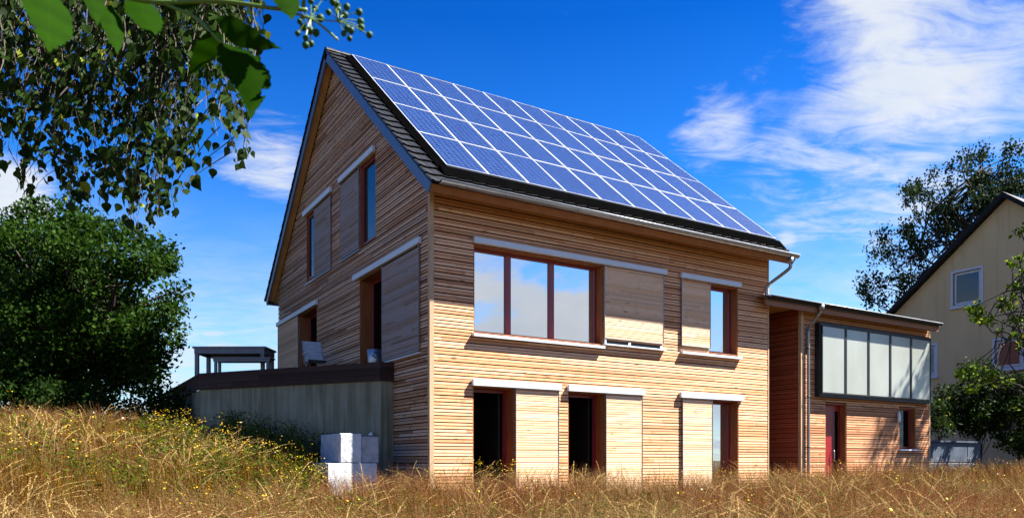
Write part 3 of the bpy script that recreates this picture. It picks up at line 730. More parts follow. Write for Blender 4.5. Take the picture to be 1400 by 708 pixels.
# deck floor boards, running away from the gable
nb = 0; y = A0.y
while y < A2.y - .1:
    def xl(yy):
        return A0.x + (yy - A0.y) / DD.y * DD.x if yy < A1.y else A1.x
    ya, yb = y, y + .135; l0, l1 = xl(ya) - .02, xl(yb) - .02
    build('floor_plank', MB().hexa([(l0, ya, TZ - .03), (-.04, ya, TZ - .03), (-.04, yb, TZ - .03), (l1, yb, TZ - .03), (l0, ya, TZ), (-.04, ya, TZ), (-.04, yb, TZ), (l1, yb, TZ)]), 'deck_boards', terr, loc=T0)
    y += .141
# ------------------------------------------------------------------ furniture on the terrace
def legs_of(root, pts, h, s, m, z0=0):
    for (x, y) in pts: build('leg', MB().box(x - s / 2, x + s / 2, y - s / 2, y + s / 2, z0, z0 + h), m, root)
# table: placed from its corners in the photograph
tb = thing('garden_table', 'grey slatted garden table standing at the far corner of the terrace', 'table', (A1.x + .95, A1.y + .75, TZ))
tb.rotation_euler = (0, 0, R(-32))
for i in range(6): build('tabletop_board', MB().box(-.90, .90, -.42 + i * .142, -.42 + i * .142 + .134, .70, .745), 'grey_furniture', tb)
mb = MB().box(-.86, .86, -.40, -.36, .57, .698); mb.box(-.86, .86, .36, .40, .57, .698); mb.box(-.86, -.82, -.36, .36, .57, .698); mb.box(.82, .86, -.36, .36, .57, .698); build('apron', mb, 'grey_furniture', tb)
legs_of(tb, [(-.81, -.35), (.81, -.35), (-.81, .35), (.81, .35)], .60, .085, 'grey_furniture')
bn = thing('garden_bench', 'low grey garden bench in front of the grey table on the terrace', 'bench', tuple(Vector(tb.location) + Vector((.06, -.66, 0))))
bn.rotation_euler = (0, 0, R(-32))
for i in range(3): build('seat_board', MB().box(-.72, .72, -.17 + i * .117, -.17 + i * .117 + .11, .41, .445), 'grey_furniture', bn)
mb = MB().box(-.68, .68, -.15, -.12, .34, .408); mb.box(-.68, .68, .12, .15, .34, .408); build('apron', mb, 'grey_furniture', bn)
legs_of(bn, [(-.63, -.12), (.63, -.12), (-.63, .12), (.63, .12)], .34, .06, 'grey_furniture')
# lounge chair
ch = thing('deck_chair', 'pale grey reclining deck chair on the terrace beside the left terrace door', 'chair', (-.72, 4.85, TZ)); ch.rotation_euler = (0, 0, R(175)); ch.scale = (.85, .85, .85)
def sl_panel(name, a, b, wd, k):
    a, b = Vector(a), Vector(b)
    for i in range(k):
        p, q = a.lerp(b, (i + .06) / k), a.lerp(b, (i + .94) / k)
        build(name, MB().bar(p, q, wd, .018), 'chair_fabric', ch)
sl_panel('seat_slat', (0, -.25, .36), (0, .28, .40), .52, 6); sl_panel('backrest_slat', (0, -.27, .38), (0, -.62, 1.02), .52, 8)
for s in (-1, 1):
    x = s * .275
    smooth(build('side_frame', MB().tube([(x, .36, .40), (x, -.25, .345), (x, -.64, 1.04)], .014, 6), 'steel', ch))
    smooth(build('leg', MB().tube([(x, .30, .39), (x, -.42, 0.01)], .014, 6), 'steel', ch)); smooth(build('leg', MB().tube([(x, -.22, .36), (x, .30, 0.01)], .014, 6), 'steel', ch))
    build('armrest', MB().bar((x * 1.06, -.36, .60), (x * 1.06, .20, .58), .05, .022), 'chair_fabric', ch)
# metal tub by the terrace door
tubo = thing('metal_tub', 'shiny metal bucket standing inside the open terrace door', 'bucket', (.02, 2.95, TZ))
smooth(build('body', MB().tube([(0, 0, .0), (0, 0, .15), (0, 0, .42)], [.13, .145, .165], 20), 'steel', tubo))
smooth(build('handle', MB().tube([(-.03, -.165, .36), (-.12, -.21, .34), (-.14, -.21, .28), (-.05, -.17, .22)], .012, 6), 'steel', tubo))

# ------------------------------------------------------------------ stone blocks
def block(u0, u1, y, dep, z0, z1, label, m='stone_white', rz=0.):
    w_ = u1 - u0; mb = MB(); nx, ny, nz = 6, 4, 4
    o = thing('stone_block', label, 'stone block', ((u0 + u1) / 2, y + dep / 2, z0), 'rough stone blocks by the terrace wall', MB().box(-w_ / 2, w_ / 2, -dep / 2, dep / 2, 0, z1 - z0).mesh('stone_block', m))
    o.rotation_euler = (0, 0, rz); o.modifiers.new('b', 'BEVEL').width = .012
    s = o.modifiers.new('s', 'SUBSURF'); s.subdivision_type = 'SIMPLE'; s.levels = s.render_levels = 4
    tx = bpy.data.textures.new('rough', 'CLOUDS'); tx.noise_scale = .11; dm = o.modifiers.new('d', 'DISPLACE'); dm.texture = tx; dm.strength = .022; dm.texture_coords = 'GLOBAL'
    return o
block(-1.81, -.85, .60, 1.3, -.05, .897, 'long white stone block half sunk in the grass under the two others')
block(-1.57, -1.16, .60, 1.2, .905, 1.45, 'white stone block with a sunlit front set on the left of the long block')
block(-1.135, -.79, .66, .8, .905, 1.40, 'greyer narrow stone block set on the right of the long block', 'stone_grey')
lamp = thing('wall_lamp', 'small pale wall lamp on the concrete wall above the stone blocks', 'lamp', (A0.x + DD.x * .18, A0.y + DD.y * .18, 1.50))
lx = nn.x; ly = nn.y
build('bracket', MB().tube([(0, 0, 0), (lx * .07, ly * .07, .02), (lx * .12, ly * .12, .0)], .012, 8), 'steel', lamp)
smooth(build('lamp_shade', MB().tube([(lx * .12, ly * .12, .03), (lx * .12, ly * .12, .0), (lx * .12, ly * .12, -.035)], [.015, .045, .055], 14), 'bulb', lamp))

# ------------------------------------------------------------------ low block wall on the right
def low_wall():
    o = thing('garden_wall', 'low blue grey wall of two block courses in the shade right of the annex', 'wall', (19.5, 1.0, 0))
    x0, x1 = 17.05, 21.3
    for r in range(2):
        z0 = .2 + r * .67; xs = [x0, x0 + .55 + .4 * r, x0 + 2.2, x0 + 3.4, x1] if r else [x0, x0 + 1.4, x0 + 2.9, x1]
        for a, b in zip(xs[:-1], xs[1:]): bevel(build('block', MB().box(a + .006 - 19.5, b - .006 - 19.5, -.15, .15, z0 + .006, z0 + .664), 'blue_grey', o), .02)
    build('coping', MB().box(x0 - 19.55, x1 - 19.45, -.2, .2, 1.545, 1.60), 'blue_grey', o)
low_wall()

# ------------------------------------------------------------------ yellow house
def yellow_house():
    X = 27.0; yh = thing('plaster_house', 'yellow plastered house with a dark pitched roof standing behind the annex', 'house', (X, 3, 0))
    before = set(bpy.data.objects)
    P = Plane((X, 0, 0), (0, 1, 0), (-1, 0, 0)); ry, rz_, s = 2.75, 11.55, .815; y1 = 8.7; y0 = 2 * ry - y1
    ze = rz_ - (y1 - ry) * s
    def span(z):
        if z <= ze: return (y0, y1)
        q = (z - ze) / s; return (y0 + q, y1 - q)
    span.breaks = [ze]
    def hole(u0, v0, u1, v1):
        def onx(u, v):
            l = (u - 700) / FPX; dx = cY + sY * l; dy = sY - cY * l; t = (X - CX) / dx; return CY + t * dy, CZ + t * (628.82 - v) / FPX
        a, b = onx(u0, v0), onx(u1, v1); return (b[0], a[0], b[1], a[1])
    hs = [hole(1303, 374, 1341, 412), hole(1360, 466, 1397, 500), hole(1262, 474, 1279, 512)]
    mb = MB(); wall_mesh(mb, P, 0, rz_ - .02, span, hs, -.3, 0); mb.box(X + .31, X + 12, y0, y0 + .3, 0, ze); mb.box(X + .31, X + 12, y1 - .3, y1, 0, ze)
    build('wall', mb, 'plaster', yh)
    build('floor', MB().box(X + 2, X + 2.1, y0 + .3, y1 - .3, 0, ze + 2), 'interior', yh)
    for i, h in enumerate(hs):
        f = window(P, h, yh, depth=.06, fw=.09, fm='white_pvc', g='dim_glass' if i != 1 else 'dim_glass', mull=() if i else ())
        mb = MB(); e = .10; u0, u1, z0, z1 = h
        for (a, b, c, d_) in ((u0 - e, u0, z0 - e, z1 + e), (u1, u1 + e, z0 - e, z1 + e), (u0, u1, z1, z1 + e), (u0, u1, z0 - e, z0)): P.box(mb, a, b, c, d_, -.02, .02)
        build('window_surround', mb, 'white_pvc', yh)
        build('window_sill', P.box(MB(), u0 - .12, u1 + .12, z0 - .16, z0 - .105, 0, .12), 'white_pvc', yh)
        if i == 1:
            k = 14
            for j in range(k):
                zz = z0 + .1 + (z1 - z0 - .2) * j / k; build('blind_slat', P.box(MB(), u0 + .12, u1 - .12, zz, zz + (z1 - z0 - .2) / k * .86, -.078, -.066), 'blind', f)
    for sgn in (1, -1):
        def q(x, t, nn_): return Vector((x, ry + sgn * t, rz_ - t * s + nn_))
        a, b = X - .35, X + 12.3; t1 = y1 - ry + .6
        build('roof', MB().hexa([q(a, 0, 0), q(b, 0, 0), q(b, t1, 0), q(a, t1, 0), q(a, 0, .22), q(b, 0, .22), q(b, t1, .22), q(a, t1, .22)]), 'roof_tile', yh)
    for o in set(bpy.data.objects) - before:
        if o.parent == yh: o.location = -Vector(yh.location)
yellow_house()

# ------------------------------------------------------------------ foliage
def leaf_cloud(C, size, col, jit=.25, elong=1.8, hang=0.0, droop=None):
    """one diamond leaf (2 triangles, folded along its rib) at every point of C"""
    n = len(C); a = rng.normal(size=(n, 3)); a[:, 2] -= hang * 2.2; a /= np.linalg.norm(a, axis=1)[:, None]
    b = rng.normal(size=(n, 3)); b -= (b * a).sum(1)[:, None] * a; b /= np.linalg.norm(b, axis=1)[:, None]
    nr = np.cross(a, b); s = size * rng.uniform(.6, 1.25, n)[:, None]
    tip, side = a * s * elong * .5, b * s * .5
    V = np.stack([C - tip, C - side * .95 + nr * s * .12 - tip * .1, C + tip, C + side * .95 + nr * s * .12 - tip * .1], 1).reshape(-1, 3)
    k = np.arange(n) * 4
    F = np.concatenate([np.stack([k, k + 1, k + 2], 1), np.stack([k, k + 2, k + 3], 1)])
    t = np.repeat(col * rng.uniform(1 - jit, 1 + jit, (n, 1)), 4, 0); return V, F, np.clip(t, 0, 1)
def limb(mb, a, b, r0, r1, wob=.1, k=6, n=7):
    a, b = Vector(a), Vector(b); ln = (b - a).length; pts = []
    for i in range(k + 1):
        t = i / k; p = a.lerp(b, t); e = wob * ln * math.sin(math.pi * t)
        pts.append(p + Vector((random.uniform(-e, e), random.uniform(-e, e), random.uniform(-e, e) * .5 + e * .3)))
    mb.tube(pts, [r0 + (r1 - r0) * i / k for i in range(k + 1)], n); return pts
def clump_points(centers, radii, per, flat=.75, shell=.55):
    out = []; 
    for c, r in zip(centers, radii):
        k = int(per * r * r); v = rng.normal(size=(k, 3)); v /= np.linalg.norm(v, axis=1)[:, None]
        rr = r * (shell + (1 - shell) * rng.random(k)) * (1 + .15 * rng.normal(size=k)); out.append(np.array(c) + v * rr[:, None] * [1, 1, flat])
    return np.concatenate(out)
def tree(name, label, cat, base, trunk_top, centers, radii, per, size, c1, c2, group=None, tr=.25, elong=1.6, hang=0., flat=.75, shell=.45, yellow=.0):
    root = thing(name, label, cat, base, group); B = Vector(base)
    mb = MB(); main = limb(mb, (0, 0, -.3), Vector(trunk_top) - B, tr, tr * .45, .04, 8, 10)
    build('trunk', mb, 'bark', root)
    mb = MB()
    for c in centers[::1]:
        st = main[random.randint(3, 8)]; limb(mb, st, Vector(c) - B, tr * .25, .015, .08, 5, 5)
    build('limbs', mb, 'bark', root)
    C = clump_points(centers, radii, per, flat, shell) - np.array(base)
    n = len(C); f = rng.random((n, 1)); lump = .5 + .5 * np.sin(C[:, :1] * 2.1 + C[:, 1:2] * 1.7) * np.cos(C[:, 2:3] * 2.3)
    f = np.clip(.6 * f + .4 * lump, 0, 1); col = np.array(c1) * (1 - f) + np.array(c2) * f
    if yellow:
        yl = rng.random(n) < yellow; col[yl] = np.array([.30, .30, .03])
    V, F, t = leaf_cloud(C, size, col, elong=elong, hang=hang)
    put('crown', np_mesh('crown', V, F, 'leaf_blades', t), root); return root
# big round tree on the left
def big_tree():
    dep = 22; cs, rs = [], []
    ctr = at(92, 430, dep)
    def inside(u, v):
        e = ((u - 85) / 172) ** 2 + ((v - 425) / 150) ** 2; return e
    for i in range(235):
        while True:
            u, v = random.uniform(-110, 262), random.uniform(282, 575); e = inside(u, v)
            if e < .95: break
        dd = dep + random.uniform(-1, 1) * 3.0 * math.sqrt(max(0, 1 - e)); r = random.uniform(.42, .85)
        if e > .7: r *= .7
        cs.append(tuple(at(u, v, dd))); rs.append(r)
    b = at(92, 610, dep); b.z = float(ground_h(b.x, b.y)) - .1
    tree('broadleaf_tree', 'large round dark green tree filling the left edge behind the meadow', 'tree', tuple(b), tuple(at(92, 400, dep)), cs, rs, 820, .085, (.006, .018, .002), (.028, .066, .005), tr=.3, shell=.5, flat=.8)
big_tree()
def bushes_left():
    # low dark hedge shrubs between tree and terrace
    for i, (u, v, dep, r, lab) in enumerate(((235, 572, 18.5, .5, 'dark low shrub just left of the terrace corner'), (62, 552, 20, 1.0, 'wide dark shrub between the two leftmost shrubs'), (160, 575, 18.2, .7, 'dark shrub filling the gap below the round tree'), (205, 560, 19, .75, 'low dark shrub under the right side of the round tree'), (118, 558, 19.5, 1.0, 'dark shrub at the foot of the round tree'), (8, 556, 19.5, 1.15, 'dark shrub at the left edge below the round tree'), (262, 545, 21, .45, 'small green shrub by the far end of the terrace'))):
        c = at(u, v, dep); b = (c.x, c.y, float(ground_h(c.x, c.y)))
        cs = [tuple(Vector(c) + Vector((random.uniform(-r, r), random.uniform(-r, r), random.uniform(-.5, .5) * r))) for k in range(18)]
        tree('shrub', lab, 'shrub', b, (c.x, c.y, c.z), cs, [r * random.uniform(.35, .6) for _ in cs], 700, .075, (.005, .014, .002), (.018, .042, .005), 'dark shrubs behind the meadow', tr=.05)
bushes_left()
# tall birch behind the yellow house
def right_birch():
    dep = 44; cs, rs = [], []
    lob = [(1345, 250, 58, 44, 40), (1268, 262, 34, 30, 12), (1228, 338, 40, 30, 16), (1285, 322, 42, 42, 20), (1200, 398, 34, 16, 9), (1390, 245, 42, 44, 26), (1320, 300, 46, 48, 22), (1245, 392, 36, 24, 12)]
    for (u, v, ru, rv, k) in lob:
        for _ in range(k):
            a = random.uniform(0, 6.28); q = math.sqrt(random.random())
            cs.append(tuple(at(u + ru * q * math.cos(a), v + rv * q * math.sin(a), dep + random.uniform(-2.2, 2.2)))); rs.append(random.uniform(.32, .78))
    b = at(1330, 640, dep); b.z = .2
    tree('birch_tree', 'tall loose birch tree rising behind the yellow house', 'tree', tuple(b), tuple(at(1340, 235, dep)), cs, rs, 300, .12, (.008, .019, .006), (.026, .046, .014), tr=.3, hang=.5, shell=.15, flat=1.25)
right_birch()
def right_trees():
    dep = 24.5; cs, rs = [], []
    for (u, v, ru, rv, k) in ((1398, 385, 34, 40, 14), (1385, 440, 42, 20, 11), (1405, 320, 12, 14, 3), (1352, 425, 26, 16, 7), (1345, 515, 34, 20, 12), (1412, 500, 24, 60, 12)):
        for _ in range(k):
            a = random.uniform(0, 6.28); q = math.sqrt(random.random()); cs.append(tuple(at(u + ru * q * math.cos(a), v + rv * q * math.sin(a), dep + random.uniform(-1.2, 1.2)))); rs.append(random.uniform(.13, .30))
    b = at(1412, 640, dep); b.z = .2
    tree('small_tree', 'small airy tree with bright green leaves in front of the yellow house', 'tree', tuple(b), tuple(at(1415, 350, dep)), cs, rs, 620, .10, (.030, .070, .006), (.14, .22, .012), tr=.10, shell=.2, yellow=.06)
    for (u, v, ru, rv, dd, k, lab) in ((1338, 548, 44, 46, 27.4, 66, 'dark bushy shrub below the small airy tree'), (1394, 566, 44, 56, 27.0, 66, 'dark shrub at the right edge of the picture behind the meadow'), (1284, 562, 13, 34, 26.5, 12, 'narrow lighter green shrub against the right end of the annex')):
        cs, rs = [], []
        for _ in range(k):
            a = random.uniform(0, 6.28); q = math.sqrt(random.random()); cs.append(tuple(at(u + ru * q * math.cos(a), v + rv * q * math.sin(a), dd + random.uniform(-.7, .7)))); rs.append(random.uniform(.25, .55))
        b = at(u, 640, dd); b.z = .2
        tree('shrub', lab, 'shrub', tuple(b), tuple(at(u, v, dd)), cs, rs, 520, .085, (.007, .018, .003), (.024, .048, .007), 'shrubs in front of the yellow house', tr=.05, yellow=.03)
right_trees()
def side_tree():
    cs, rs = [], []
    for i in range(64):
        a = random.uniform(0, 6.28); q = math.sqrt(random.random()); zz = random.uniform(4.5, 12.4); wd = 2.3 * math.sin(math.pi * (zz - 3.4) / 9.6) ** .6
        c = (21.7 + wd * q * math.cos(a), -3.0 + wd * q * math.sin(a), zz)
        if seen(c)[0] < 1425: continue
        cs.append(c); rs.append(random.uniform(.25, .55))
    tree('ash_tree', 'tree just beyond the right edge whose shade falls on the last solar collector', 'tree', (22.0, -3.3, .2), (21.7, -3.0, 10.6), cs, rs, 420, .10, (.02, .05, .008), (.06, .11, .015), tr=.14, shell=.2)
side_tree()

# ------------------------------------------------------------------ hanging birch, near, upper left
def bleaf():
    P = [(0, 0), (.10, .30), (.30, .44), (.55, .34), (.80, .14), (1.05, 0)]; v = [(0, 0, 0)]
    mb = MB()
    top = [(x, y, .10 * y - .10 * x * x) for x, y in P[1:-1]]; bot = [(x, -y, .10 * y - .10 * x * x) for x, y in P[1:-1]]
    mid = [(x, 0, -.10 * x * x) for x, y in P]
    mb.v = mid + top + bot; m_ = len(P)
    for i in range(m_ - 1):
        a, b = i, i + 1; ta = m_ + i - 1 if i > 0 else None; tb_ = m_ + i if i < m_ - 2 else None
        for off in (0, m_ - 2):
            l = [a] + ([ta + off] if ta is not None else []) + ([tb_ + off] if tb_ is not None else []) + [b]
            if len(l) > 2: mb.f.append(tuple(l if off else l[::-1]))
    return mb
def near_birch():
    base = at(-330, 640, 6.0); base.z = float(ground_h(base.x, base.y))
    root = thing('birch_tree', 'birch tree whose dark leafy twigs hang into the upper left of the view', 'tree', tuple(base)); B = Vector(base)
    mb = MB(); tp = at(-330, -420, 6.0) - B; tpts = limb(mb, (0, 0, -.2), tp, .2, .09, .015, 10, 12); build('trunk', mb, 'bark', root)
    mbl = MB(); mains = []
    for (u, v, dd, k) in ((250, -110, 4.6, 6), (60, -80, 4.3, 6), (380, -70, 5.2, 5), (-20, 40, 4.2, 5), (150, -150, 5.4, 6)):
        mains.append(limb(mbl, tpts[random.randint(6, 9)], at(u, v, dd) - B, .06, .018, .05, 10, 6))
    build('limbs', mbl, 'bark', root)
    # depth of the hanging curtain at each column of the view: its ragged lower edge
    ed = [(-40, 290), (0, 285), (30, 292), (48, 262), (60, 225), (85, 280), (110, 300), (150, 275), (165, 305), (200, 330), (225, 300), (250, 275), (262, 235), (280, 175), (300, 220), (320, 240), (345, 215), (352, 170), (360, 60), (420, 50), (480, 20)]
    lm = bleaf(); V0 = np.array(lm.v); leaves = []; mbt = MB()
    for i in range(510):
        q = random.random(); u = -50 + (410 if q < .93 else 510) * (random.random() ** .92); lo = np.interp(u, [e[0] for e in ed], [e[1] for e in ed]); dd = random.uniform(3.9, 5.8)
        vend = lo - (random.random() ** 1.25) * 250 - 4
        if i >= 380: u = random.uniform(-30, 345); vend = random.uniform(20, 150) * (1.1 - u / 700); dd = random.uniform(4.4, 6.2)
        v0 = min(-30, vend - 60) if random.random() < .55 else vend - random.uniform(50, 110)
        drift = random.uniform(-75, 45) if u < 270 else random.uniform(-8, 40); pts = [];
        n = max(4, int((vend - v0) / 14))
        for k in range(n + 1):
            t = k / n; pts.append(at(u - drift * (1 - t) ** 1.6 + 3 * math.sin(k * 1.3 + i), v0 + (vend - v0) * t, dd + .2 * math.sin(k * .7 + i)))
        mbt.tube([p - B for p in pts], [.0035 - .0022 * k / n for k in range(n + 1)], 3)
        for k in range(1, n + 1):
            for _ in range(random.choice((0, 1, 1, 2, 3))):
                if pts[k].z < at(0, vend + 6, dd).z: continue
                p = pts[k] + Vector([random.uniform(-.035, .035) for _ in range(3)]); s = random.uniform(.030, .074)
                dr = Vector((random.uniform(-.7, .7), random.uniform(-.7, .7), -1.0)).normalized(); sd = Vector((random.uniform(-1, 1), random.uniform(-1, 1), random.uniform(-.4, .4)))
                sd = (sd - dr * sd.dot(dr)).normalized(); nr = dr.cross(sd); Mx = Matrix((dr, sd, nr)).transposed().to_4x4()
                leaves.append((seen(p), Matrix.Translation(p - B) @ Mx @ Matrix.Scale(s, 4)))
    build('twigs', mbt, 'twig', root)
    lme = lm.mesh('leaf', 'birch_leaf')
    vis = [q for q in leaves if -10 < q[0][0] < 520 and q[0][1] > -10]; vis.sort(key=lambda q: q[0][2]); pick = vis[:280]; ids = {id(q) for q in pick}
    for q in pick: o = put('leaf', lme, root); o.matrix_local = q[1]
    rest = [q for q in leaves if id(q) not in ids]; V = []; F = []; k = 0
    Vs = np.concatenate([V0 @ np.array(q[1].to_3x3()).T + np.array(q[1].translation) for q in rest]); nv = len(V0)
    tri = []
    for f in lm.f:
        for j in range(1, len(f) - 1): tri.append((f[0], f[j], f[j + 1]))
    tri = np.array(tri); F = (tri[None] + (np.arange(len(rest)) * nv)[:, None, None]).reshape(-1, 3)
    c = rng.random((len(rest), 1)); col = np.array([.007, .016, .003]) * (1 - c) + np.array([.026, .048, .008]) * c
    yl = rng.random(len(rest)) < .05; col[yl] = [.16, .20, .02]
    put('foliage', np_mesh('foliage', Vs, F, 'leaf_blades', np.repeat(col, nv, 0)), root, kind='stuff')
near_birch()

# ------------------------------------------------------------------ elder sprig, very near
def elder():
    D = 1.0; root = thing('elder_branch', 'elder branch with large leaflets and green berries hanging in front at the top left', 'branch', tuple(at(180, -60, D))); B = Vector(root.location)
    def A(u, v, d_=D): return at(u, v, d_) - B
    smooth(build('stem', MB().tube(spline([A(60, -70), A(120, -18), A(170, -4), A(225, 4), A(300, 2), A(375, 12), A(420, 14)]), [.0042 - .0018 * i / 24 for i in range(25)], 8), 'elder_stem', root))
    smooth(build('leaf_stalk', MB().tube(spline([A(218, 2), A(240, 12), A(268, 25), A(286, 42), A(303, 60)]), .0022, 6), 'elder_stem', root))
    smooth(build('leaf_stalk', MB().tube(spline([A(120, -18), A(90, -22), A(70, -12)]), .002, 6), 'elder_stem', root))
    smooth(build('fruit_stalk', MB().tube(spline([A(375, 12), A(400, 18), A(425, 26), A(440, 36), A(462, 55)]), [.0016] * 17, 6), 'elder_stem', root))
    def leaflet(pts, tipu, tipv, basu, basv, wd, d0=D, d1=D, curl=.12, hole=False, roll=.35, bowed=.0):
        a, b = A(basu, basv, d0), A(tipu, tipv, d1); ln = (b - a).length; t = (b - a) / ln
        view = (a + B - Vector((CX, CY, CZ))).normalized(); s = t.cross(view).normalized(); nr = s.cross(t).normalized()
        s = (s * math.cos(roll) + nr * math.sin(roll)).normalized(); nr = s.cross(t).normalized()
        n = 22; half = []; mb = MB()
        for i in range(n + 1):
            x = i / n; y = wd * .5 * (math.sin(math.pi * x ** .75) ** .9) * (1 - .25 * x); y += .018 * wd * (1 if i % 2 else -1) * (0 < i < n); half.append((x, max(y, 0.002)))
        bow = lambda x: bowed * math.sin(math.pi * x)
        V = []
        for x, y in half:
            for k in (-1, -.5, 0, .5, 1): V.append((x, k * y + bow(x), .10 * abs(k) * y / .3 * .3 - curl * x * x + .012 * math.sin(x * 20 + k)))
        F = []
        for i in range(n):
            for k in range(4):
                if hole and i in (14, 15) and k == 3: continue
                q = i * 5 + k; F.append((q, q + 1, q + 6, q + 5))
        mb.v, mb.f = V, F; me = mb.mesh('leaf', 'elder_leaf'); o = put('leaf', me, root); smooth(o)
        Mx = Matrix((t * ln, s * ln, nr * ln)).transposed().to_4x4(); o.matrix_local = Matrix.Translation(a) @ Mx
        return o
    leaflet(None, 343, 169, 303, 58, .40, D, D - .05, .06, True, .15, .13)      # the big one pointing down
    leaflet(None, 389, 75, 298, 22, .33, D + .03, D + .02, .12, bowed=-.06)
    leaflet(None, 257, 102, 300, 44, .42, D, D + .03, .08)
    leaflet(None, 158, 80, 152, 8, .34, D, D - .03, .08)
    leaflet(None, 62, 76, 70, -14, .52, D - .1, D - .15, .06)
    leaflet(None, 208, 62, 190, -5, .45, D + .05, D, .1)
    leaflet(None, 398, 34, 384, -26, .50, D, D - .03, .08)
    leaflet(None, 300, -14, 232, 8, .35, D, D, .1)
    leaflet(None, 130, 40, 128, -22, .40, D + .06, D + .04, .1)
    me = bpy.data.meshes.new('berry'); import bmesh; bm = bmesh.new(); bmesh.ops.create_icosphere(bm, subdivisions=2, radius=1)
    for vv in bm.verts:
        if vv.co.z < -.9: vv.co.z -= .25
    bm.to_mesh(me); bm.free(); me.materials.append(M['berry'])
    for p in me.polygons: p.use_smooth = True
    bl = [(407, 46), (415, 38), (424, 42), (432, 45), (418, 52), (425, 60), (418, 62), (395, 2), (425, 2), (438, 25), (449, 17), (460, 5), (462, 14), (472, 21), (491, 17), (493, 30), (494, 38), (475, 39), (480, 42), (470, 46), (478, 53), (505, 48), (445, -4), (455, 3), (474, 10), (431, 12), (410, 30)]
    hub = [(425, 26), (462, 30)]
    mb = MB()
    for (u, v) in bl:
        h = min(hub, key=lambda q: (q[0] - u) ** 2 + (q[1] - v) ** 2); dd = D + random.uniform(-.03, .03)
        p = A(u, v, dd); o = put('berry', me, root, loc=p); s = random.uniform(.0038, .0052); o.scale = (s, s, s)
        mb.tube(spline([A(*h), (A(*h) + p) / 2 + Vector((0, 0, .003)), p], 2), .0007, 4)
    mb.tube([A(425, 26), A(462, 30), A(458, 8)], .0010, 5); build('fruit_stems', mb, 'elder_stem', root)
elder()

# ------------------------------------------------------------------ meadow
def sample_view(n, dmin, dmax, umin=-60, umax=1460, power=1.0):
    t = rng.random(n) ** power; dd = dmin * (dmax / dmin) ** t; u = rng.uniform(umin, umax, n)
    l = (u - 700) / FPX * dd; return CX + cY * dd + sY * l, CY + sY * dd - cY * l, dd, u
def keep_mask(x, y):
    house_in = (x > -.06) & (x < L + .05) & (y > -.08) & (y < W); ann = (x > AX0 - .05) & (x < AX1 + .05) & (y > -.06) & (y < 5.2)
    s = (x - A0.x) * nn.x + (y - A0.y) * nn.y; terr_in = (s < .03) & (y > A0.y - .03) & (x < 0.0) & (x > A1.x - .1)
    blk = (x > -1.86) & (x < -.75) & (y > .56) & (y < 2.0); return ~(house_in | ann | terr_in | blk)
def vn(x, y, s, ph):                      # cheap smooth noise
    return (np.sin(x * s + ph) * np.cos(y * s * 1.13 - ph * 1.7) + np.sin((x + y) * s * .57 + ph * 2.3) + .6 * np.sin(x * s * 2.3 - y * s * 1.9 + ph)) / 2.6
def strips(x, y, h, wd, lean, az, bend, col, segs=3, z=None, taper=True):
    """curved grass blades; returns V, F(tris), tint"""
    n = len(x); z = ground_h(x, y) if z is None else z; ca, sa = np.cos(az), np.sin(az); wa = az + rng.uniform(.6, 2.5, n)
    wx, wy = np.cos(wa) * wd * .5, np.sin(wa) * wd * .5; V = np.zeros((n, 2 * segs + 1, 3))
    for k in range(segs + 1):
        t = k / segs; off = lean * t * h + bend * t ** 2.4 * h; px, py = x + ca * off, y + sa * off; pz = z + h * (t - .35 * bend * t ** 3)
        if k < segs:
            f = (1 - .65 * t) if taper else 1.; V[:, 2 * k] = np.stack([px - wx * f, py - wy * f, pz], 1); V[:, 2 * k + 1] = np.stack([px + wx * f, py + wy * f, pz], 1)
        else: V[:, 2 * k] = np.stack([px, py, pz], 1)
    fs = []
    for k in range(segs - 1): a = 2 * k; fs += [(a, a + 1, a + 3), (a, a + 3, a + 2)]
    a = 2 * (segs - 1); fs.append((a, a + 1, a + 2)); fs = np.array(fs)
    F = (fs[None] + (np.arange(n) * (2 * segs + 1))[:, None, None]).reshape(-1, 3)
    return V.reshape(-1, 3), F, np.repeat(col, 2 * segs + 1, 0), V[:, -1]
def join(parts):
    V, F, T, k = [], [], [], 0
    for v, f, t in parts: V.append(v); F.append(f + k); T.append(t); k += len(v)
    return np.concatenate(V), np.concatenate(F), np.concatenate(T)
STRAW = np.array([.172, .084, .0125]); GOLD = np.array([.285, .135, .005]); PINK = np.array([.140, .048, .021]); GREEN = np.array([.040, .058, .002]); BROWN = np.array([.062, .020, .003]); PALE = np.array([.44, .30, .115])
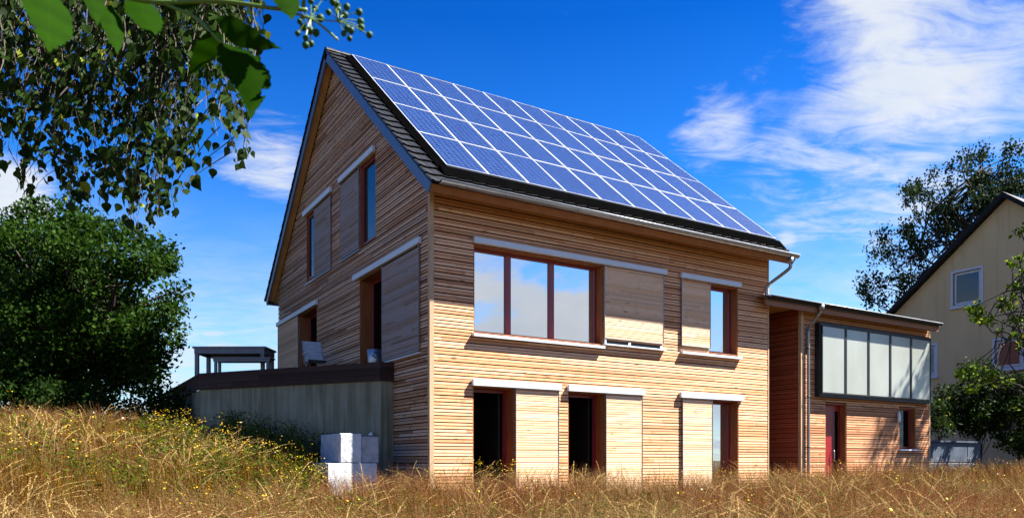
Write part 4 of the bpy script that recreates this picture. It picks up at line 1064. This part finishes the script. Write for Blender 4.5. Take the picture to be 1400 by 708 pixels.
def meadow():
    n = 215000; x, y, dd, u = sample_view(n, 2.3, 27, power=.9); k = keep_mask(x, y) & ~((y > 1.2) & (x > -.4) & (x < AX0)); x, y, dd = x[k], y[k], dd[k]; n = len(x)
    g = 1.25 * vn(x, y, 1.3, .4) + .8 * vn(x, y, 3.7, 2.) + rng.normal(0, .38, n); p2 = 1.5 * vn(x, y, .8, 3.3) + .9 * vn(x, y, 2.9, 1.1) + rng.normal(0, .4, n) + .45 * sstep(-4, 2, x - .5 * y)
    left = sstep(-1, -5, x - .3 * (y + 2))[:, None]
    f = sstep(.05, .7, g + .45 * sstep(7.5, 3.5, dd))[:, None]; q = sstep(-.2, .8, p2)[:, None]; r = rng.random((n, 1))
    col = (STRAW * (1 - q) + PINK * q); col = col * (1 - .55 * left) + (GOLD * .7 + STRAW * .3) * .55 * left; col = np.where(r < .30, BROWN, col); col = col * (1 - f) + GREEN * f * 1.2; col *= rng.uniform(.4, 1.3, (n, 1))
    h = rng.gamma(9, .048, n) * (.86 + .18 * vn(x, y, .9, 1.) + .20 * vn(x, y, 3.3, 4.)) * np.where(f[:, 0] > .5, .78, 1); h = np.clip(h, .12, .80); h *= 1 - .30 * sstep(5.0, 2.3, dd)
    V1 = strips(x, y, h, np.interp(dd, [2, 8, 27], [.0035, .006, .013]), rng.normal(0, .26, n), rng.uniform(0, 6.28, n), rng.uniform(0, .75, n), col)
    me = np_mesh('meadow_grass', V1[0], V1[1], 'grass_blades', V1[2]); o = put('meadow_grass', me, kind='stuff'); o['label'] = 'tall dry golden and green meadow grass covering the whole foreground'; o['category'] = 'grass'
    # seed heads: airy panicles of tiny spikelets
    n = 24000; x, y, dd, u = sample_view(n, 2.6, 24, power=.85); k = keep_mask(x, y) & ~((y > 1.2) & (x > -.4) & (x < AX0)); x, y, dd = x[k], y[k], dd[k]; n = len(x)
    h = np.clip(rng.normal(.60, .085, n), .36, .86) * (1 - .28 * sstep(5, 2.6, dd)); az = rng.normal(2.6, .9, n); lean = rng.normal(.08, .10, n); q = sstep(-.6, .6, vn(x, y, .8, 1.9) + rng.normal(0, .4, n))[:, None]
    col = (PALE * .46 * (1 - q) + PINK * 1.15 * q) * rng.uniform(.75, 1.2, (n, 1)); sw = np.interp(dd, [2, 8, 24], [.0016, .003, .007])
    S = strips(x, y, h, sw, lean, az, rng.uniform(.05, .35, n), col * .9, segs=3); parts = [S[:3]]
    tip = S[3]; m = 15; Vt = np.zeros((n, m, 3, 3)); z0 = ground_h(x, y)
    for j in range(m):
        t = j / m; c = tip - (tip - np.stack([x, y, z0], 1)) * (t * .33); a = rng.uniform(0, 6.28, n); ln = (.010 + .045 * t) * rng.uniform(.5, 1.3, n); dx, dy = np.cos(a), np.sin(a); w2 = sw * 1.1
        e = c + np.stack([dx * ln, dy * ln, ln * rng.uniform(-.2, .9, n)], 1); c2 = c + (e - c) * .45
        Vt[:, j, 0] = c2 + np.stack([-dy * w2, dx * w2, 0 * w2], 1); Vt[:, j, 1] = c2 - np.stack([-dy * w2, dx * w2, -w2], 1); Vt[:, j, 2] = e
    F = np.arange(n * m * 3).reshape(-1, 3); parts.append((Vt.reshape(-1, 3), F, np.repeat(col, m * 3, 0)))
    V, F, T = join(parts); o = put('seed_heads', np_mesh('seed_heads', V, F, 'grass_blades', T), kind='stuff'); o['label'] = 'airy pinkish brown seed heads floating over the meadow grass'; o['category'] = 'grass'
    # pale arching oat grass in loose tufts
    xs, ys, ds = [], [], []
    for i in range(140):
        a, b, c, _ = sample_view(1, 3.2, 15.5, power=.8); m = rng.integers(3, 11); xs.append(a + rng.normal(0, .10, m)); ys.append(b + rng.normal(0, .10, m)); ds.append(np.repeat(c, m))
    for (uu, dep, m) in ((60, 4.4, 30), (125, 4.2, 34), (150, 4.6, 20), (30, 9.8, 26), (120, 10.6, 28), (190, 11.2, 20), (60, 11.2, 22), (300, 12.6, 22), (330, 12.9, 16), (500, 5.2, 12), (240, 5.0, 12), (880, 4.6, 12), (1000, 5.0, 10), (260, 11.0, 16), (90, 10, 20), (645, 12.9, 16), (790, 14.6, 16), (300, 11.3, 18), (420, 3.8, 10), (1180, 4.5, 12), (560, 12.4, 16)):
        p = at(uu, 640, dep); xs.append(p.x + rng.normal(0, .17, m)); ys.append(p.y + rng.normal(0, .17, m)); ds.append(np.full(m, dep))
    x, y, dd = map(np.concatenate, (xs, ys, ds)); k = keep_mask(x, y); x, y, dd = x[k], y[k], dd[k]; n = len(x)
    h = np.clip(rng.normal(.68, .11, n), .40, .95) * (1 - .30 * sstep(5, 2.6, dd)); az = rng.normal(-.3, 1.1, n) + np.pi * (rng.random(n) < .45); sw = np.interp(dd, [2, 8, 24], [.003, .0055, .009]); col = PALE * rng.uniform(.75, 1.1, (n, 1))
    bend = rng.uniform(.2, .95, n); S = strips(x, y, h, sw, rng.normal(.08, .08, n), az, bend, col, segs=7); parts = [S[:3]]; P = S[0].reshape(n, 15, 3); m = 34; Vt = np.zeros((n, m, 3, 3))
    for j in range(m):
        t = 4.2 + 2.7 * j / m; i0 = int(t); fr_ = t - i0; a_ = P[:, 2 * i0]; b_ = P[:, min(2 * i0 + 2, 14)]; c = a_ * (1 - fr_) + b_ * fr_; ln = rng.uniform(.018, .035, n); a = rng.uniform(0, 6.28, n); dx, dy = np.cos(a), np.sin(a); dirv = (b_ - a_) / np.linalg.norm(b_ - a_, axis=1)[:, None]
        e = c + dirv * ln[:, None] + np.stack([dx * ln * .35, dy * ln * .35, 0 * ln], 1); w2 = sw * .95; c2 = c + (e - c) * .35
        Vt[:, j, 0] = c2 + np.stack([-dy * w2, dx * w2, w2 * .5], 1); Vt[:, j, 1] = c2 - np.stack([-dy * w2, dx * w2, w2 * .5], 1); Vt[:, j, 2] = e
    parts.append((Vt.reshape(-1, 3), np.arange(n * m * 3).reshape(-1, 3), np.repeat(col, m * 3, 0))); V, F, T = join(parts)
    o = put('oat_grass', np_mesh('oat_grass', V, F, 'grass_blades', T), kind='stuff'); o['label'] = 'pale arching grass ears standing above the meadow in loose tufts'; o['category'] = 'grass'
meadow()
def flowers():
    xs, ys, hs = [], [], []
    def patch(u0, u1, d0, d1, n, h):
        u = rng.uniform(u0, u1, n); dd = rng.uniform(d0, d1, n); l = (u - 700) / FPX * dd; xs.append(CX + cY * dd + sY * l); ys.append(CY + sY * dd - cY * l); hs.append(rng.normal(h, .10, n))
    patch(200, 440, 11, 15.8, 400, .66); patch(330, 500, 14.5, 17.2, 200, .82); patch(0, 300, 8, 12, 80, .56); patch(590, 1060, 13.5, 17.5, 150, .56); patch(0, 1400, 4.5, 12, 95, .58); patch(1000, 1400, 12, 22, 110, .58); patch(640, 720, 14, 15.2, 50, .72)
    x, y, h = map(np.concatenate, (xs, ys, hs)); k = keep_mask(x, y) & ~((y > 1.2) & (x > -.4) & (x < AX0)); x, y, h = x[k], y[k], h[k]; n = len(x); dd = np.hypot(x - CX, y - CY)
    gc = np.tile(GREEN * 1.3, (n, 1)) * rng.uniform(.7, 1.2, (n, 1)); S = strips(x, y, h, np.interp(dd, [3, 15], [.003, .006]), rng.normal(0, .08, n), rng.uniform(0, 6.28, n), rng.uniform(0, .15, n), gc, taper=False); parts = [S[:3]]
    V, F, T, kk = [], [], [], 0
    for i in range(n):
        m = rng.integers(1, 5)
        for j in range(m):
            c = S[3][i] + (rng.normal(0, .05, 3) * [1, 1, .6] if j else 0); r = rng.uniform(.008, .014); tl = rng.normal(0, .45, 2); nv = np.array([tl[0], tl[1], 1.]); nv /= np.linalg.norm(nv); a1 = np.cross(nv, [1, 0, .1]); a1 /= np.linalg.norm(a1); a2 = np.cross(nv, a1)
            V.append(c + nv * r * .35)
            for q in range(8): ag = q * .7854; rr = r * (1 if q % 2 else .72); V.append(c + (a1 * math.cos(ag) + a2 * math.sin(ag)) * rr)
            F += [(kk, kk + 1 + q, kk + 1 + (q + 1) % 8) for q in range(8)]; cc = np.array([.62, .38, .008]) if rng.random() > .04 else np.array([.75, .72, .62]); T += [cc * .8] + [cc] * 8; kk += 9
    parts.append((np.array(V), np.array(F), np.array(T))); V, F, T = join(parts)
    o = put('meadow_flowers', np_mesh('meadow_flowers', V, F, 'flower_petals', T), kind='stuff'); o['label'] = 'small yellow ragwort flowers scattered through the meadow'; o['category'] = 'flowers'
    # leafy weeds in front of the concrete wall and on the bank
    pts = []
    def weeds(u0, u1, d0, d1, n, hh):
        u = rng.uniform(u0, u1, n); dd = rng.uniform(d0, d1, n); l = (u - 700) / FPX * dd; xx = CX + cY * dd + sY * l; yy = CY + sY * dd - cY * l; k = keep_mask(xx, yy); xx, yy = xx[k], yy[k]
        for a, b in zip(xx, yy):
            H = hh * rng.uniform(.6, 1.1); m = 26; t = rng.random(m); z = float(ground_h(a, b)); pts.append(np.stack([a + rng.normal(0, .05, m) * (.4 + t), b + rng.normal(0, .05, m) * (.4 + t), z + t * H], 1))
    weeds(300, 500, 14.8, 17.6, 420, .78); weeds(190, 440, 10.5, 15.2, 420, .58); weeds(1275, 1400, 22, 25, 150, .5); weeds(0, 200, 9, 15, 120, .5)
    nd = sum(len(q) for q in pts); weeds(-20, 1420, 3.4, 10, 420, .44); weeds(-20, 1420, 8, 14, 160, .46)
    C = np.concatenate(pts); f = rng.random((len(C), 1)); col = np.array([.015, .03, .004]) * (1 - f) + np.array([.07, .10, .010]) * f; vivid = slice(nd // 2, None); col[vivid] = np.array([.028, .048, .003]) * (1 - f[vivid]) + np.array([.095, .125, .007]) * f[vivid]; V, F, T = leaf_cloud(C, .024, col, elong=3.4)  # later weed clumps get a brighter leaf green
    o = put('weeds', np_mesh('weeds', V, F, 'leaf_blades', T), kind='stuff'); o['label'] = 'dark leafy weeds growing on the bank below the concrete wall'; o['category'] = 'weeds'
flowers()
